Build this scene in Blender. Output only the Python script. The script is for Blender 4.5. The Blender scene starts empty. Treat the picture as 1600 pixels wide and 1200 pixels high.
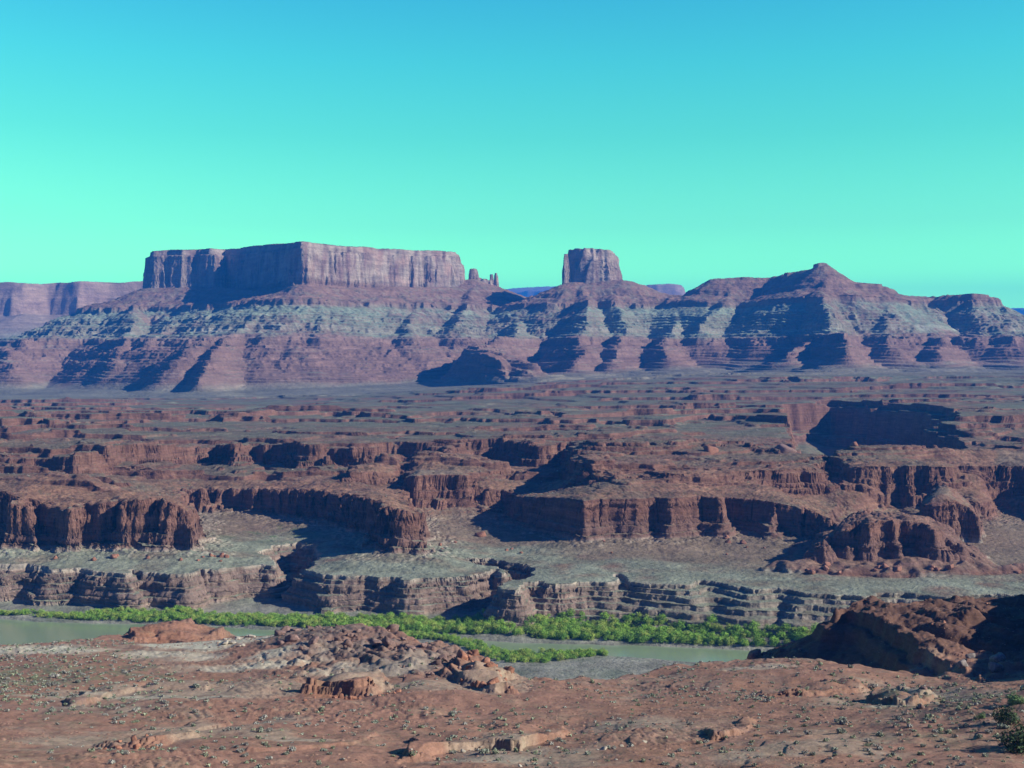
import bpy, math, random
import numpy as np

# ------------------------------------------------------------------ camera, sky, sun
R = math.radians
F = 1931.0            # focal length in pixels of the 1600 px wide picture
CH = 140.0            # eye height above the river
HZ = 570.0            # picture row of the eye level
sc = bpy.context.scene
col = sc.collection
cam_d = bpy.data.cameras.new('camera'); cam = bpy.data.objects.new('camera', cam_d); col.objects.link(cam)
cam_d.sensor_width = 36.0; cam_d.lens = 36.0 * F / 1600.0
cam_d.clip_start = 0.5; cam_d.clip_end = 60000.0
cam.location = (0, 0, CH); cam.rotation_euler = (R(90) - math.atan(30.0 / F), 0, 0)
sc.camera = cam

SUN_EL = R(27.0)
SUN_AZ = R(-17.0)      # plan angle of the direction to the sun, measured from +X towards +Y
sdir = (math.cos(SUN_EL) * math.cos(SUN_AZ), math.cos(SUN_EL) * math.sin(SUN_AZ), math.sin(SUN_EL))
w = bpy.data.worlds.new('World'); sc.world = w; w.use_nodes = True
nt = w.node_tree; nt.nodes.clear()
out = nt.nodes.new('ShaderNodeOutputWorld'); bg = nt.nodes.new('ShaderNodeBackground')
sky = nt.nodes.new('ShaderNodeTexSky'); sky.sky_type = 'NISHITA'; sky.sun_disc = False
sky.sun_elevation = SUN_EL; sky.sun_rotation = R(90.0) - SUN_AZ
sky.altitude = 1400; sky.air_density = 1.0; sky.dust_density = 0.3; sky.ozone_density = 1.0
geo = nt.nodes.new('ShaderNodeTexCoord'); sep = nt.nodes.new('ShaderNodeSeparateXYZ')
nt.links.new(geo.outputs['Generated'], sep.inputs[0])
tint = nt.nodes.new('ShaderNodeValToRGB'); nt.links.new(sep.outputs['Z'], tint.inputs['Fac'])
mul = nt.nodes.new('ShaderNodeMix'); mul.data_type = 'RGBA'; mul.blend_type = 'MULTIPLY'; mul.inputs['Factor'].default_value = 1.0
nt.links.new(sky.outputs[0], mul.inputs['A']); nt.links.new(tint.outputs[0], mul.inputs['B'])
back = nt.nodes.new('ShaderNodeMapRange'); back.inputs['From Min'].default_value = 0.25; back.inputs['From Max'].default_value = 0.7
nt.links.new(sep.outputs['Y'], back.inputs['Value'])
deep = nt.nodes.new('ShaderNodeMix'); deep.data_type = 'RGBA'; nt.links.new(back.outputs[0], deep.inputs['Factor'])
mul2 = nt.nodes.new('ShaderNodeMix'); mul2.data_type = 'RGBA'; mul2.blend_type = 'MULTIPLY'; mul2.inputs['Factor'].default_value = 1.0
nt.links.new(sky.outputs[0], mul2.inputs['A']); mul2.inputs['B'].default_value = (.10, .20, .50, 1)  # unseen sky behind the camera, tinted deep blue so the shadow fill turns navy
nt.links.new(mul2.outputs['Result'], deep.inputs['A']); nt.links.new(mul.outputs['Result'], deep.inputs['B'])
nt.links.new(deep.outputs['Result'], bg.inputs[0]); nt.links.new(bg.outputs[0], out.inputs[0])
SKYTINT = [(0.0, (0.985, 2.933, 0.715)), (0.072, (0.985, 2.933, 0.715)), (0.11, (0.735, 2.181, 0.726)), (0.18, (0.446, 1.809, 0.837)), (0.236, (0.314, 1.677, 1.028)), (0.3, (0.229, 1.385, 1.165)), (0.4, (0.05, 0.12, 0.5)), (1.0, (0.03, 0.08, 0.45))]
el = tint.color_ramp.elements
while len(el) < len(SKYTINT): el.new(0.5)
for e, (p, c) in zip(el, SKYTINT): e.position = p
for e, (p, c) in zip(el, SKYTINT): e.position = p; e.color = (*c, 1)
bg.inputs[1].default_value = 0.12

ld = bpy.data.lights.new('sun', 'SUN'); lo = bpy.data.objects.new('sun', ld); col.objects.link(lo)
ld.energy = 5.0; ld.angle = R(0.5); ld.color = (1.0, 0.93, 0.82)
from mathutils import Vector
lo.rotation_euler = Vector(sdir).to_track_quat('Z', 'Y').to_euler()
vs = sc.view_settings; vs.view_transform = 'Standard'; vs.look = 'None'; vs.gamma = 1.0; vs.use_curve_mapping = False; vs.exposure = 0.5
sc.cycles.volume_bounces = 1; sc.cycles.max_bounces = 6; sc.cycles.diffuse_bounces = 2
sc.cycles.use_denoising = True

# ------------------------------------------------------------------ noise
f4 = np.float32
def hsh(ix, iy, seed):
    h = (ix.astype(np.uint32) * np.uint32(374761393) + iy.astype(np.uint32) * np.uint32(668265263) + np.uint32((seed * 2246822519) & 0xffffffff))
    h ^= h >> np.uint32(13); h *= np.uint32(1274126177); h ^= h >> np.uint32(16)
    return h.astype(f4) * f4(1.0 / 4294967296.0)
def vn(x, y, seed=0):
    x = np.asarray(x, f4); y = np.asarray(y, f4)
    fx = np.floor(x); fy = np.floor(y); tx = x - fx; ty = y - fy
    ix = fx.astype(np.int32); iy = fy.astype(np.int32)
    tx = tx * tx * (3 - 2 * tx); ty = ty * ty * (3 - 2 * ty)
    a = hsh(ix, iy, seed); b = hsh(ix + 1, iy, seed); c = hsh(ix, iy + 1, seed); d = hsh(ix + 1, iy + 1, seed)
    a = a + (b - a) * tx; c = c + (d - c) * tx
    return (a + (c - a) * ty) * 2 - 1
def fbm(x, y, scale, octv=4, seed=0, gain=0.5, ax=1.0):
    s = 0.0; a = 1.0; t = 0.0; X = x / (scale * ax); Y = y / scale
    for i in range(octv):
        s = s + a * vn(X, Y, seed + i * 17); t += a; a *= gain
        X, Y = 1.62 * X + 1.21 * Y + 3.7, -1.21 * X + 1.62 * Y + 9.1
    return s / t * 1.5
def ridged(x, y, scale, octv=3, seed=0, gain=0.5):
    s = 0.0; a = 1.0; t = 0.0; X = x / scale; Y = y / scale
    for i in range(octv):
        s = s + a * (1 - 2 * np.abs(vn(X, Y, seed + i * 17))); t += a; a *= gain
        X, Y = 1.62 * X + 1.21 * Y + 3.7, -1.21 * X + 1.62 * Y + 9.1
    return s / t
def ss(a, b, x):
    t = np.clip((x - a) / (b - a), 0, 1); return t * t * (3 - 2 * t)
def lin(a, b, x): return np.clip((x - a) / (b - a), 0, 1)
def mix(a, b, t): return a + (b - a) * t

def P3(px, py, D): return ((px - 800) / F * D, D, CH - (py - HZ) / F * D)
def proj(x, y, z): return 800 + x / y * F, HZ + (CH - z) / y * F

# ------------------------------------------------------------------ plan-view fields
class Field:
    """signed distance to a closed plan polygon (positive inside) and the rim height nearest to it"""
    def __init__(s, pts, x0, x1, y0, y1, cell, blur=12.0):
        p = np.array([q[:3] if len(q) == 4 else P3(*q) for q in pts], dtype=np.float64)
        s.x0, s.y0, s.c = x0, y0, cell
        gx = np.arange(x0, x1 + cell, cell, dtype=f4); gy = np.arange(y0, y1 + cell, cell, dtype=f4)
        X, Y = np.meshgrid(gx, gy); best = np.full(X.shape, 1e12, f4); zt = np.zeros_like(X); ins = np.zeros(X.shape, bool)
        for a, b in zip(p, np.roll(p, -1, 0)):
            dx, dy = b[0] - a[0], b[1] - a[1]; L = dx * dx + dy * dy + 1e-9
            t = np.clip(((X - a[0]) * dx + (Y - a[1]) * dy) / L, 0, 1)
            d = (X - a[0] - t * dx) ** 2 + (Y - a[1] - t * dy) ** 2
            m = d < best; best[m] = d[m]; zt[m] = (a[2] + (b[2] - a[2]) * t)[m]
            if abs(dy) > 1e-9:
                c = ((a[1] > Y) != (b[1] > Y)) & (X < a[0] + (Y - a[1]) * dx / dy); ins ^= c
        s.d = np.where(ins, 1, -1).astype(f4) * np.sqrt(best)
        k = max(1, int(blur / cell))
        for _ in range(2):
            for ax in (0, 1):
                pad = [(0, 0), (0, 0)]; pad[ax] = (k + 1, k)
                cs = np.cumsum(np.pad(zt.astype(np.float64), pad, mode='edge'), axis=ax)
                n = zt.shape[ax]
                hi = np.take(cs, np.arange(2 * k + 1, 2 * k + 1 + n), axis=ax); lo_ = np.take(cs, np.arange(0, n), axis=ax)
                zt = ((hi - lo_) / (2 * k + 1)).astype(f4)
        s.z = zt
    def __call__(s, x, y):
        fx = np.clip((x - s.x0) / s.c, 0, s.d.shape[1] - 1.001); fy = np.clip((y - s.y0) / s.c, 0, s.d.shape[0] - 1.001)
        ix = fx.astype(np.int32); iy = fy.astype(np.int32); tx = (fx - ix).astype(f4); ty = (fy - iy).astype(f4)
        def smp(A): return (A[iy, ix] * (1 - tx) + A[iy, ix + 1] * tx) * (1 - ty) + (A[iy + 1, ix] * (1 - tx) + A[iy + 1, ix + 1] * tx) * ty
        return smp(s.d), smp(s.z)
class Ridges:
    def __init__(s, lines, x0, x1, y0, y1, cell, slope=0.5, round_=15.0):
        s.x0, s.y0, s.c = x0, y0, cell
        gx = np.arange(x0, x1 + cell, cell, dtype=f4); gy = np.arange(y0, y1 + cell, cell, dtype=f4)
        X, Y = np.meshgrid(gx, gy); H = np.full(X.shape, -1e3, f4)
        for ln in lines:
            if not isinstance(ln[0], tuple): slope = ln[0]; ln = ln[1:]
            p = [P3(*q[:3]) for q in ln]
            for a, b in zip(p[:-1], p[1:]):
                dx, dy = b[0] - a[0], b[1] - a[1]; L = dx * dx + dy * dy + 1e-9
                t = np.clip(((X - a[0]) * dx + (Y - a[1]) * dy) / L, 0, 1)
                d = np.sqrt((X - a[0] - t * dx) ** 2 + (Y - a[1] - t * dy) ** 2)
                H = np.maximum(H, a[2] + (b[2] - a[2]) * t - slope * (np.sqrt(d * d + round_ ** 2) - round_))
        s.d = H; s.z = H
    __call__ = Field.__call__

# ------------------------------------------------------------------ mesh from a perspective-spaced grid
def grid_mesh(hf, u0, u1, nu, y0, y1, ny, fine, kslope=1.0, base=0.15, near=None):
    """adaptive rows: every column gets its rows where the ground is steep"""
    nc = nu // 3
    uc = np.linspace(u0, u1, nc, dtype=f4); yf = np.exp(np.linspace(math.log(y0), math.log(y1), fine)).astype(f4)
    H = np.empty((fine, nc), f4)
    for k in range(0, fine, 400):
        U, Y = np.meshgrid(uc, yf[k:k + 400]); H[k:k + 400] = hf(U * Y, Y)
    dz = np.abs(np.diff(H, axis=0)); dy = np.diff(yf)[:, None]
    wgt = (dz * kslope + dy * base) / yf[:-1, None]
    def box(A, k, ax):
        pad = [(0, 0), (0, 0)]; pad[ax] = (k + 1, k); c_ = np.cumsum(np.pad(A.astype(np.float64), pad, mode='edge'), axis=ax); n = A.shape[ax]
        return ((np.take(c_, np.arange(2 * k + 1, 2 * k + 1 + n), axis=ax) - np.take(c_, np.arange(0, n), axis=ax)) / (2 * k + 1))
    wgt = np.minimum(wgt, np.mean(wgt) * 25)
    for _ in range(2): wgt = box(wgt, max(2, nc // 45), 1)
    wgt = box(wgt, 3, 0).astype(f4)
    cs = np.concatenate([np.zeros((1, nc), f4), np.cumsum(wgt, 0)]); cs /= cs[-1]
    tt = np.linspace(0, 1, ny); YY = np.empty((ny, nc), f4)
    for j in range(nc): YY[:, j] = np.interp(tt, cs[:, j], yf)
    u = np.linspace(u0, u1, nu, dtype=f4); fi = np.linspace(0, nc - 1.001, nu); i0 = fi.astype(int); t = (fi - i0).astype(f4)
    Y = YY[:, i0] * (1 - t) + YY[:, i0 + 1] * t
    U = np.broadcast_to(u, Y.shape)
    return U * Y, Y
def normals(X, Y, Z):
    def g(A): return np.gradient(A, axis=0), np.gradient(A, axis=1)
    xa, xb = g(X); ya, yb = g(Y); za, zb = g(Z)
    nx = yb * za - zb * ya; ny = zb * xa - xb * za; nz = xb * ya - yb * xa
    L = np.sqrt(nx * nx + ny * ny + nz * nz) + 1e-9
    return nx / L, ny / L, nz / L
def tone(C):
    L = C.mean(-1, keepdims=True); return (C + (L - C) * .12) * np.array([1.0, 1.03, .97], f4)
def build_grid(name, X, Y, Z, C, mat, mask=None):
    ny, nx = X.shape
    idx = np.arange(ny * nx, dtype=np.int32).reshape(ny, nx)
    q = np.stack([idx[:-1, :-1], idx[:-1, 1:], idx[1:, 1:], idx[1:, :-1]], -1).reshape(-1, 4)
    if mask is not None:
        q = q[mask[:-1, :-1].reshape(-1)]
    used = np.zeros(ny * nx, bool); used[q.reshape(-1)] = True
    remap = np.cumsum(used).astype(np.int32) - 1; q = remap[q]
    co = np.stack([X, Y, Z], -1).reshape(-1, 3)[used].astype(f4); cc = tone(C).reshape(-1, 3)[used]
    me = bpy.data.meshes.new(name); me.vertices.add(len(co)); me.vertices.foreach_set('co', co.reshape(-1))
    me.loops.add(q.size); me.loops.foreach_set('vertex_index', q.reshape(-1))
    me.polygons.add(len(q)); me.polygons.foreach_set('loop_start', np.arange(0, q.size, 4, dtype=np.int32))
    try: me.polygons.foreach_set('loop_total', np.full(len(q), 4, np.int32))
    except Exception: pass
    me.update(calc_edges=True)
    at = me.color_attributes.new('rock', 'FLOAT_COLOR', 'POINT')
    at.data.foreach_set('color', np.concatenate([cc, np.ones((len(cc), 1))], 1).astype(f4).reshape(-1))
    me.polygons.foreach_set('use_smooth', np.ones(len(q), bool))
    me.materials.append(mat)
    o = bpy.data.objects.new(name, me); col.objects.link(o)
    return o
def tag(o, label=None, cat=None, group=None, kind=None):
    if label: o['label'] = label
    if cat: o['category'] = cat
    if group: o['group'] = group
    if kind: o['kind'] = kind
    return o

# ------------------------------------------------------------------ materials
def rock_mat(name, s1, s2, bump, bscale, amp=0.5, rough=0.95, bed=1.0, bamp=.3):
    m = bpy.data.materials.new(name); m.use_nodes = True; t = m.node_tree; n = t.nodes; b = n['Principled BSDF']
    b.inputs['Roughness'].default_value = rough; b.inputs['Specular IOR Level'].default_value = 0.15
    at = n.new('ShaderNodeAttribute'); at.attribute_name = 'rock'
    g = n.new('ShaderNodeNewGeometry')
    def noise(sc_, det, vec=(1, 1, 1)):
        mp = n.new('ShaderNodeMapping'); mp.inputs['Scale'].default_value = vec; t.links.new(g.outputs['Position'], mp.inputs['Vector'])
        k = n.new('ShaderNodeTexNoise'); k.inputs['Scale'].default_value = sc_; k.inputs['Detail'].default_value = det; k.inputs['Roughness'].default_value = 0.65
        t.links.new(mp.outputs[0], k.inputs['Vector']); return k
    a = noise(1.0 / s1, 5, (1, 1, 3)); c = noise(1.0 / s2, 4)
    def mr(src, lo_, hi_):
        k = n.new('ShaderNodeMapRange'); k.inputs['From Min'].default_value = 0.25; k.inputs['From Max'].default_value = 0.75
        k.inputs['To Min'].default_value = lo_; k.inputs['To Max'].default_value = hi_; t.links.new(src.outputs['Fac'], k.inputs['Value']); return k
    ma = mr(a, 1 - amp, 1 + amp); mc = mr(c, 1 - amp * .8, 1 + amp * .8)
    mm = n.new('ShaderNodeMath'); mm.operation = 'MULTIPLY'; t.links.new(ma.outputs[0], mm.inputs[0]); t.links.new(mc.outputs[0], mm.inputs[1])
    bd = noise(1.0 / bed, 3, (.06, .06, 1)); mb = mr(bd, 1 - bamp, 1 + bamp); m3 = n.new('ShaderNodeMath'); m3.operation = 'MULTIPLY'; t.links.new(mm.outputs[0], m3.inputs[0]); t.links.new(mb.outputs[0], m3.inputs[1])
    mx = n.new('ShaderNodeVectorMath'); mx.operation = 'SCALE'; t.links.new(at.outputs['Color'], mx.inputs[0]); t.links.new(m3.outputs[0], mx.inputs['Scale'])
    t.links.new(mx.outputs[0], b.inputs['Base Color'])
    bn = noise(1.0 / bscale, 6, (1, 1, 2.2)); bp = n.new('ShaderNodeBump'); bp.inputs['Strength'].default_value = 1.0; bp.inputs['Distance'].default_value = bump
    t.links.new(bn.outputs['Fac'], bp.inputs['Height']); t.links.new(bp.outputs[0], b.inputs['Normal'])
    return m
# ------------------------------------------------------------------ canyon benches: rims as plan polygons
def zr(z, pts):   # picture points on a rim of known height -> plan
    return [(((q[0] - 800) / F) * (CH - z) * F / (q[1] - HZ), (CH - z) * F / (q[1] - HZ), z, 0) for q in pts]
BX = (-1300, 1560, 520, 2420, 3.0)
FAR_R = [(2400, 600, 2400), (2400, 600, 6000), (-900, 600, 6000)]
RIM1 = Field(zr(22, [(-700, 889), (-300, 886), (-120, 892), (0, 889), (60, 886), (80, 893), (130, 889), (200, 899), (216, 890), (296, 899), (312, 889), (345, 889), (416, 881), (434, 884), (432, 872), (412, 862), (428, 855),
     (470, 850), (498, 858), (505, 868), (497, 880), (484, 892), (500, 901), (520, 903), (600, 903), (640, 905), (700, 901), (744, 898), (775, 890), (790, 896), (768, 884), (735, 880), (724, 875),
     (760, 874), (800, 880), (836, 889), (850, 899), (828, 906), (800, 913), (786, 921), (800, 924), (828, 912), (870, 914), (925, 910), (957, 910), (964, 898), (985, 902), (1000, 911), (1040, 913), (1089, 915), (1096, 904),
     (1125, 910), (1180, 922), (1230, 920), (1264, 928), (1337, 932), (1400, 928), (1480, 932), (1600, 928), (2000, 930), (2400, 925)]) + FAR_R, *BX, blur=6)
RIM2 = Field([(-700, 775, 850), (-200, 778, 815), (-40, 770, 820), (0, 768, 808), (16, 772, 770), (22, 791, 752), (44, 795, 752), (55, 788, 775), (72, 790, 765), (86, 797, 756), (112, 796, 752), (126, 789, 770), (150, 785, 762), (168, 780, 765),
     (180, 778, 795), (196, 781, 755), (224, 780, 757), (232, 778, 785), (248, 777, 765), (262, 776, 755), (278, 784, 758), (297, 802, 752), (306, 812, 760), (308, 795, 800), (290, 778, 860), (276, 766, 920), (300, 764, 945), (318, 762, 930), (330, 764, 950), (364, 764, 945), (420, 764, 930), (470, 766, 900), (520, 770, 880),
     (560, 776, 850), (583, 778, 815), (600, 789, 775), (612, 787, 748), (626, 785, 738), (640, 794, 738), (650, 812, 742), (652, 800, 790), (640, 778, 860), (636, 768, 930), (655, 766, 955), (700, 767, 945), (728, 765, 930), (735, 760, 945), (760, 763, 925), (785, 765, 935), (806, 770, 930), (800, 775, 900),
     (812, 774, 870), (850, 774, 835), (890, 777, 810), (921, 780, 790), (960, 778, 800), (1000, 778, 796), (1030, 777, 805), (1050, 776, 795), (1085, 776, 803), (1128, 776, 798), (1136, 776, 830), (1160, 778, 822), (1200, 780, 815), (1207, 782, 795), (1216, 783, 812), (1250, 790, 805), (1285, 808, 780), (1300, 815, 770),
     (1306, 800, 830), (1330, 790, 870), (1380, 780, 905), (1440, 772, 925), (1470, 790, 870), (1500, 775, 890), (1530, 785, 860), (1545, 790, 900), (1560, 765, 1000), (1610, 760, 1000), (1640, 800, 880), (1700, 800, 860), (1900, 790, 850), (2400, 780, 850)] + FAR_R, *BX, blur=10)
RIM3 = Field([(-700, 712, 1000), (-100, 715, 1000), (0, 716, 985), (60, 716, 1000), (110, 716, 960), (140, 712, 970), (180, 708, 1020), (230, 704, 1050), (290, 700, 1080), (340, 697, 1110), (368, 696, 1060), (400, 695, 1110), (450, 692, 1085), (470, 694, 1040), (500, 695, 1040), (512, 697, 1110), (545, 697, 1100), (558, 700, 1045),
     (565, 697, 1110), (620, 694, 1130), (690, 697, 1110), (705, 700, 1050), (716, 697, 1120), (780, 688, 1130), (800, 687, 1110), (830, 690, 1060), (850, 694, 1050), (880, 690, 1120), (915, 700, 1010), (930, 702, 985), (1000, 700, 990), (1010, 696, 1030), (1060, 697, 1000), (1110, 700, 1010), (1150, 697, 1030), (1200, 705, 1000), (1232, 712, 985), (1245, 700, 1060), (1260, 690, 1150),
     (1300, 705, 1090), (1340, 720, 970), (1400, 722, 965), (1505, 722, 965), (1512, 716, 1010), (1600, 722, 985), (1800, 722, 985), (2400, 720, 985)] + FAR_R, *BX, blur=8)
RIM3B = Field([(1325, 735, 900), (1345, 728, 895), (1400, 730, 905), (1420, 728, 895), (1500, 730, 905), (1512, 727, 960), (1600, 728, 950), (1900, 725, 940), (1900, 700, 1050), (1330, 706, 1000), (1300, 720, 960)], *BX, blur=8)
MID2 = Field([(905, 735, 905), (918, 742, 880), (960, 745, 868), (1000, 741, 880), (1040, 745, 862), (1120, 745, 868), (1180, 742, 880), (1230, 742, 885), (1270, 738, 905), (1288, 732, 940), (1300, 700, 1080), (880, 700, 1060), (900, 722, 960)], *BX, blur=8)
MID2A = Field([(640, 745, 930), (652, 742, 915), (700, 740, 930), (735, 741, 925), (742, 738, 960), (780, 735, 980), (770, 715, 1050), (690, 712, 1060), (640, 725, 1000)], *BX, blur=8)
MID2B = Field([(612, 738, 960), (540, 742, 930), (560, 730, 980), (600, 722, 1030), (612, 720, 1040)], *BX, blur=8)
RIM4 = Field([(-700, 656, 1350), (-60, 657, 1330), (0, 660, 1290), (25, 660, 1300), (72, 661, 1330), (85, 664, 1260), (100, 662, 1340), (200, 661, 1380), (290, 655, 1450), (310, 654, 1560), (340, 655, 1500), (355, 656, 1400), (420, 650, 1500), (520, 645, 1560), (600, 650, 1480), (640, 655, 1440), (660, 649, 1560), (700, 648, 1580), (780, 643, 1600), (795, 648, 1500),
     (830, 650, 1420), (870, 648, 1500), (872, 657, 1330), (940, 655, 1370), (1000, 658, 1330), (1060, 658, 1330), (1080, 650, 1450), (1110, 648, 1480), (1160, 654, 1390), (1215, 654, 1340), (1232, 656, 1330), (1243, 640, 1640), (1300, 632, 1690), (1370, 634, 1600), (1440, 638, 1500), (1475, 645, 1400), (1462, 655, 1330), (1450, 668, 1240), (1500, 668, 1230), (1560, 662, 1280), (1700, 660, 1290), (2400, 660, 1290)] + FAR_R, *BX, blur=10)
SLICK = Field([(1318, 745, 920), (1380, 738, 930), (1450, 742, 920), (1520, 742, 920), (1600, 745, 920), (1900, 745, 920), (1900, 675, 1500), (1318, 675, 1500)], *BX, blur=20)
CANYON = Field([(1254, 712, 1010), (1236, 690, 1120), (1226, 655, 1350), (1226, 642, 1660), (1300, 634, 1720), (1375, 636, 1620), (1430, 640, 1520), (1480, 650, 1400), (1450, 668, 1260), (1490, 680, 1190), (1500, 690, 1120), (1490, 704, 1040), (1430, 711, 1000), (1340, 708, 1000), (1300, 712, 990)], *BX)
BUTTE1 = Field([(1192, 893, 700), (1230, 900, 690), (1300, 905, 683), (1400, 906, 680), (1500, 905, 682), (1560, 905, 684), (1640, 903, 690), (1640, 890, 700), (1560, 885, 705), (1545, 872, 730), (1480, 850, 800), (1350, 848, 800), (1240, 862, 760)], *BX)
BUTTE2 = Field([(1262, 858, 708), (1290, 848, 704), (1300, 832, 712), (1322, 820, 708), (1338, 815, 720), (1352, 815, 706), (1385, 810, 716), (1402, 812, 707), (1412, 812, 728), (1440, 812, 722), (1452, 820, 704), (1478, 828, 702), (1484, 838, 722), (1494, 850, 705), (1510, 852, 702), (1516, 855, 722), (1528, 872, 704), (1535, 866, 740), (1480, 815, 770), (1400, 800, 790), (1330, 800, 780), (1280, 835, 750)], *BX, blur=6)
BUTTE3 = Field([(1435, 770, 800), (1440, 775, 790), (1480, 770, 785), (1515, 772, 790), (1535, 790, 785), (1540, 780, 830), (1500, 750, 880), (1450, 750, 870)], *BX, blur=6)
L_NEAR = [(-400, 560), (300, 560), (400, 600), (600, 636), (680, 633), (740, 617), (790, 598), (940, 596), (960, 590), (1050, 582), (1180, 566), (1400, 540), (2200, 520)]
L_FAR = [(-400, 690), (0, 680), (100, 670), (300, 660), (600, 640), (800, 624), (1000, 614), (1200, 603), (1400, 590), (2200, 560)]
def plain(x, y):
    px = 800 + x / y * F
    zl = mix(75.0, 71.0, lin(1700, 2800, y)); zrr = mix(84.0, 124.0, lin(1500, 2500, y))
    return mix(zl, zrr, ss(300, 1250, px)) + ss(2800, 4200, y) * 20
def stair(d, n, steps):
    s = 0.0
    for (off, frac, wd, k) in steps: s = s + frac * ss(0, wd, d - off + n * k)
    return s
def ab_(x): return np.clip(x, 0, 1)
def Hb(x, y, detail=True):
    px = 800 + x / y * F
    wx = fbm(x, y, 45, 3, 11); wy = fbm(x, y, 45, 3, 12)
    # flood plain, banks and river bed
    near = np.interp(px, *zip(*L_NEAR)).astype(f4); far = np.interp(px, *zip(*L_FAR)).astype(f4)
    wob = 3.0 * fbm(x, y, 25, 3, 5)
    inriv = np.minimum(y - near + wob, far - y + wob)
    H = 1.3 + 0.5 * fbm(x, y, 30, 3, 7) - 3.5 * ss(-3, 6, inriv) + 0.02 * np.maximum(y - far, 0)
    nf = fbm(x, y, 14, 3, 21); nc = ridged(x, y, 17, 2, 22); nl = fbm(x, y, 5, 2, 23)
    # first bench (pale rim above the river)
    d, zt = RIM1(x + 5 * wx, y + 5 * wy)
    rgt = ss(850, 1150, px)
    def blk(sc_, sd, k_=3.0):
        v = fbm(x, y, sc_, 2, sd) * k_; return (np.floor(v) + ss(.42, .58, v - np.floor(v)) + .25 * (v - np.floor(v))) / k_
    jb = blk(15, 161); js = blk(5.5, 162)
    n = 1.3 * nc + 1.2 * nf + .5 * nl + 3.0 * jb + 1.3 * js
    n2 = 2.5 * vn(x / 7, y / 7, 31) + 2.5 * fbm(x, y, 20, 2, 32)
    n3 = 2.5 * vn(x / 6, y / 6, 33) + 2.5 * fbm(x, y, 24, 2, 34)
    sp = 1 + 2.0 * rgt
    sm = lambda k: 1.3 * vn(x / 5.5, y / 5.5, 130 + k) + 1.2 * fbm(x, y, 14, 2, 140 + k) + .5 * vn(x / 2.1, y / 2.1, 150 + k)
    pr = 0.13 * lin(-26, -8, d + n2)
    for k_, (of, fr) in enumerate(((11.5, .12), (9.4, .13), (7.4, .14), (5.4, .12), (3.6, .13), (1.7, .11), (0, .12))):
        pr = pr + fr * ss(0, 1.1, d + of * sp + n * (.5 + .5 * (of < 5)) * (1 - .35 * rgt) + sm(k_) * (.85 + .1 * rgt))
    inner = np.clip(d, 0, 220)
    H = mix(H, zt + 0.028 * inner + 1.0 * fbm(x, y, 40, 3, 36) * ss(0, 40, d), pr)
    # butte on the bench
    b1, z1 = BUTTE1(x + 3 * wx, y + 3 * wy); b2, z2 = BUTTE2(x + 2 * wx, y + 2 * wy)
    zb = H
    lob = 2.8 * np.abs(vn(x / 8, y / 8, 41)) + 1.2 * vn(x / 3.5, y / 3.5, 42)
    H = H + 4.2 * np.sqrt(np.clip((b1 + 2.5 * nf + 1.5 * nl) / 4, 0, 1)) * (0.7 + 0.4 * vn(x / 5, y / 5, 43)) + 4.5 * lin(3, 32, b1 + 2 * nf)
    lob2 = .9 * nc + .75 * lob + 1.5 * ridged(x, y, 6, 2, 44) + 3.2 * blk(10, 163) + 1.5 * js
    H = np.maximum(H, mix(H, z2 - 2.5, 0.4 * ss(-1, 1.5, b2 + lob2 * .7 + 1.5) + 0.6 * ss(0, 3.5, b2 + lob2 - 1.0)) + 3.5 * np.sqrt(np.clip((b2 + lob2 - 2) / 12, 0, 1)) + (2.2 * np.abs(vn(x / 6.5, y / 6.5, 45)) + 1.0 * np.abs(vn(x / 2.6, y / 2.6, 46)) - 1.4) * ss(-2, 3, b2))
    b3, z3 = BUTTE3(x + 3 * wx, y + 3 * wy)
    H = mix(H, np.maximum(z3 - 12 + 12 * np.sqrt(np.clip(b3 / 18, 0, 1)), H), ss(-1, 3.5, b3 + lob2 - 3))
    # orange sandstone cliffs
    d2, zt2 = RIM2(x + 5 * wx, y + 5 * wy)
    px2 = ss(330, 200, px)
    smooth_wall = ss(780, 830, px) * ss(1260, 1200, px)
    n = mix(2.6, .5, smooth_wall) * nc + mix(2.0, .6, smooth_wall) * nf + mix(1.2, .4, smooth_wall) * nl + mix(3.4, 1.3, smooth_wall) * jb + mix(2.0, 1.0, smooth_wall) * js + mix(2.2, .6, smooth_wall) * ridged(x, y, 7, 2, 56)
    n2 = 4 * vn(x / 11, y / 11, 51) + 2 * vn(x / 4, y / 4, 52)
    rub = 1.5 * np.abs(fbm(x, y, 4.5, 4, 53))
    cut = 1.6 * ss(0.82, 1.0, ridged(x, y, 34, 1, 54)) + .9 * ss(.88, 1.0, ridged(x, y, 13, 1, 59))
    talus = 0.16 * lin(-46, -6, d2 + 5 * nf)
    pr2 = talus + 0.10 * ss(0, 1.5, d2 + 7 + n * .8 + 1.5 * n2 * (1 - smooth_wall)) + 0.18 * ss(0, 1.8, d2 + 3.2 + n * .9 + .5 * n2) + 0.56 * np.clip((d2 + n - cut * 2) / mix(3.6, 30, ss(1296, 1326, px) * ss(1478, 1445, px)), 0, 1)
    H = H + rub * lin(-34, -16, d2 + 6 * nf) * lin(4, -6, d2)
    dome = 4.5 * np.sqrt(np.clip((d2 + n) / 26, 0, 1)) + 1.5 * vn(x / 16, y / 16, 55) * lin(4, 20, d2)
    inner = np.clip(d2, 0, 300)
    H = np.maximum(H, mix(H, np.maximum(zt2 - 3.0 + (0.026 + .07 * ss(1300, 1360, px)) * np.minimum(inner, 240) + dome + mix(2.0, .3, smooth_wall) * np.abs(vn(x / 5, y / 5, 57)) * lin(12, 2, d2), H), pr2))
    dsl, zsl = SLICK(x + 8 * wx, y + 8 * wy)
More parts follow.
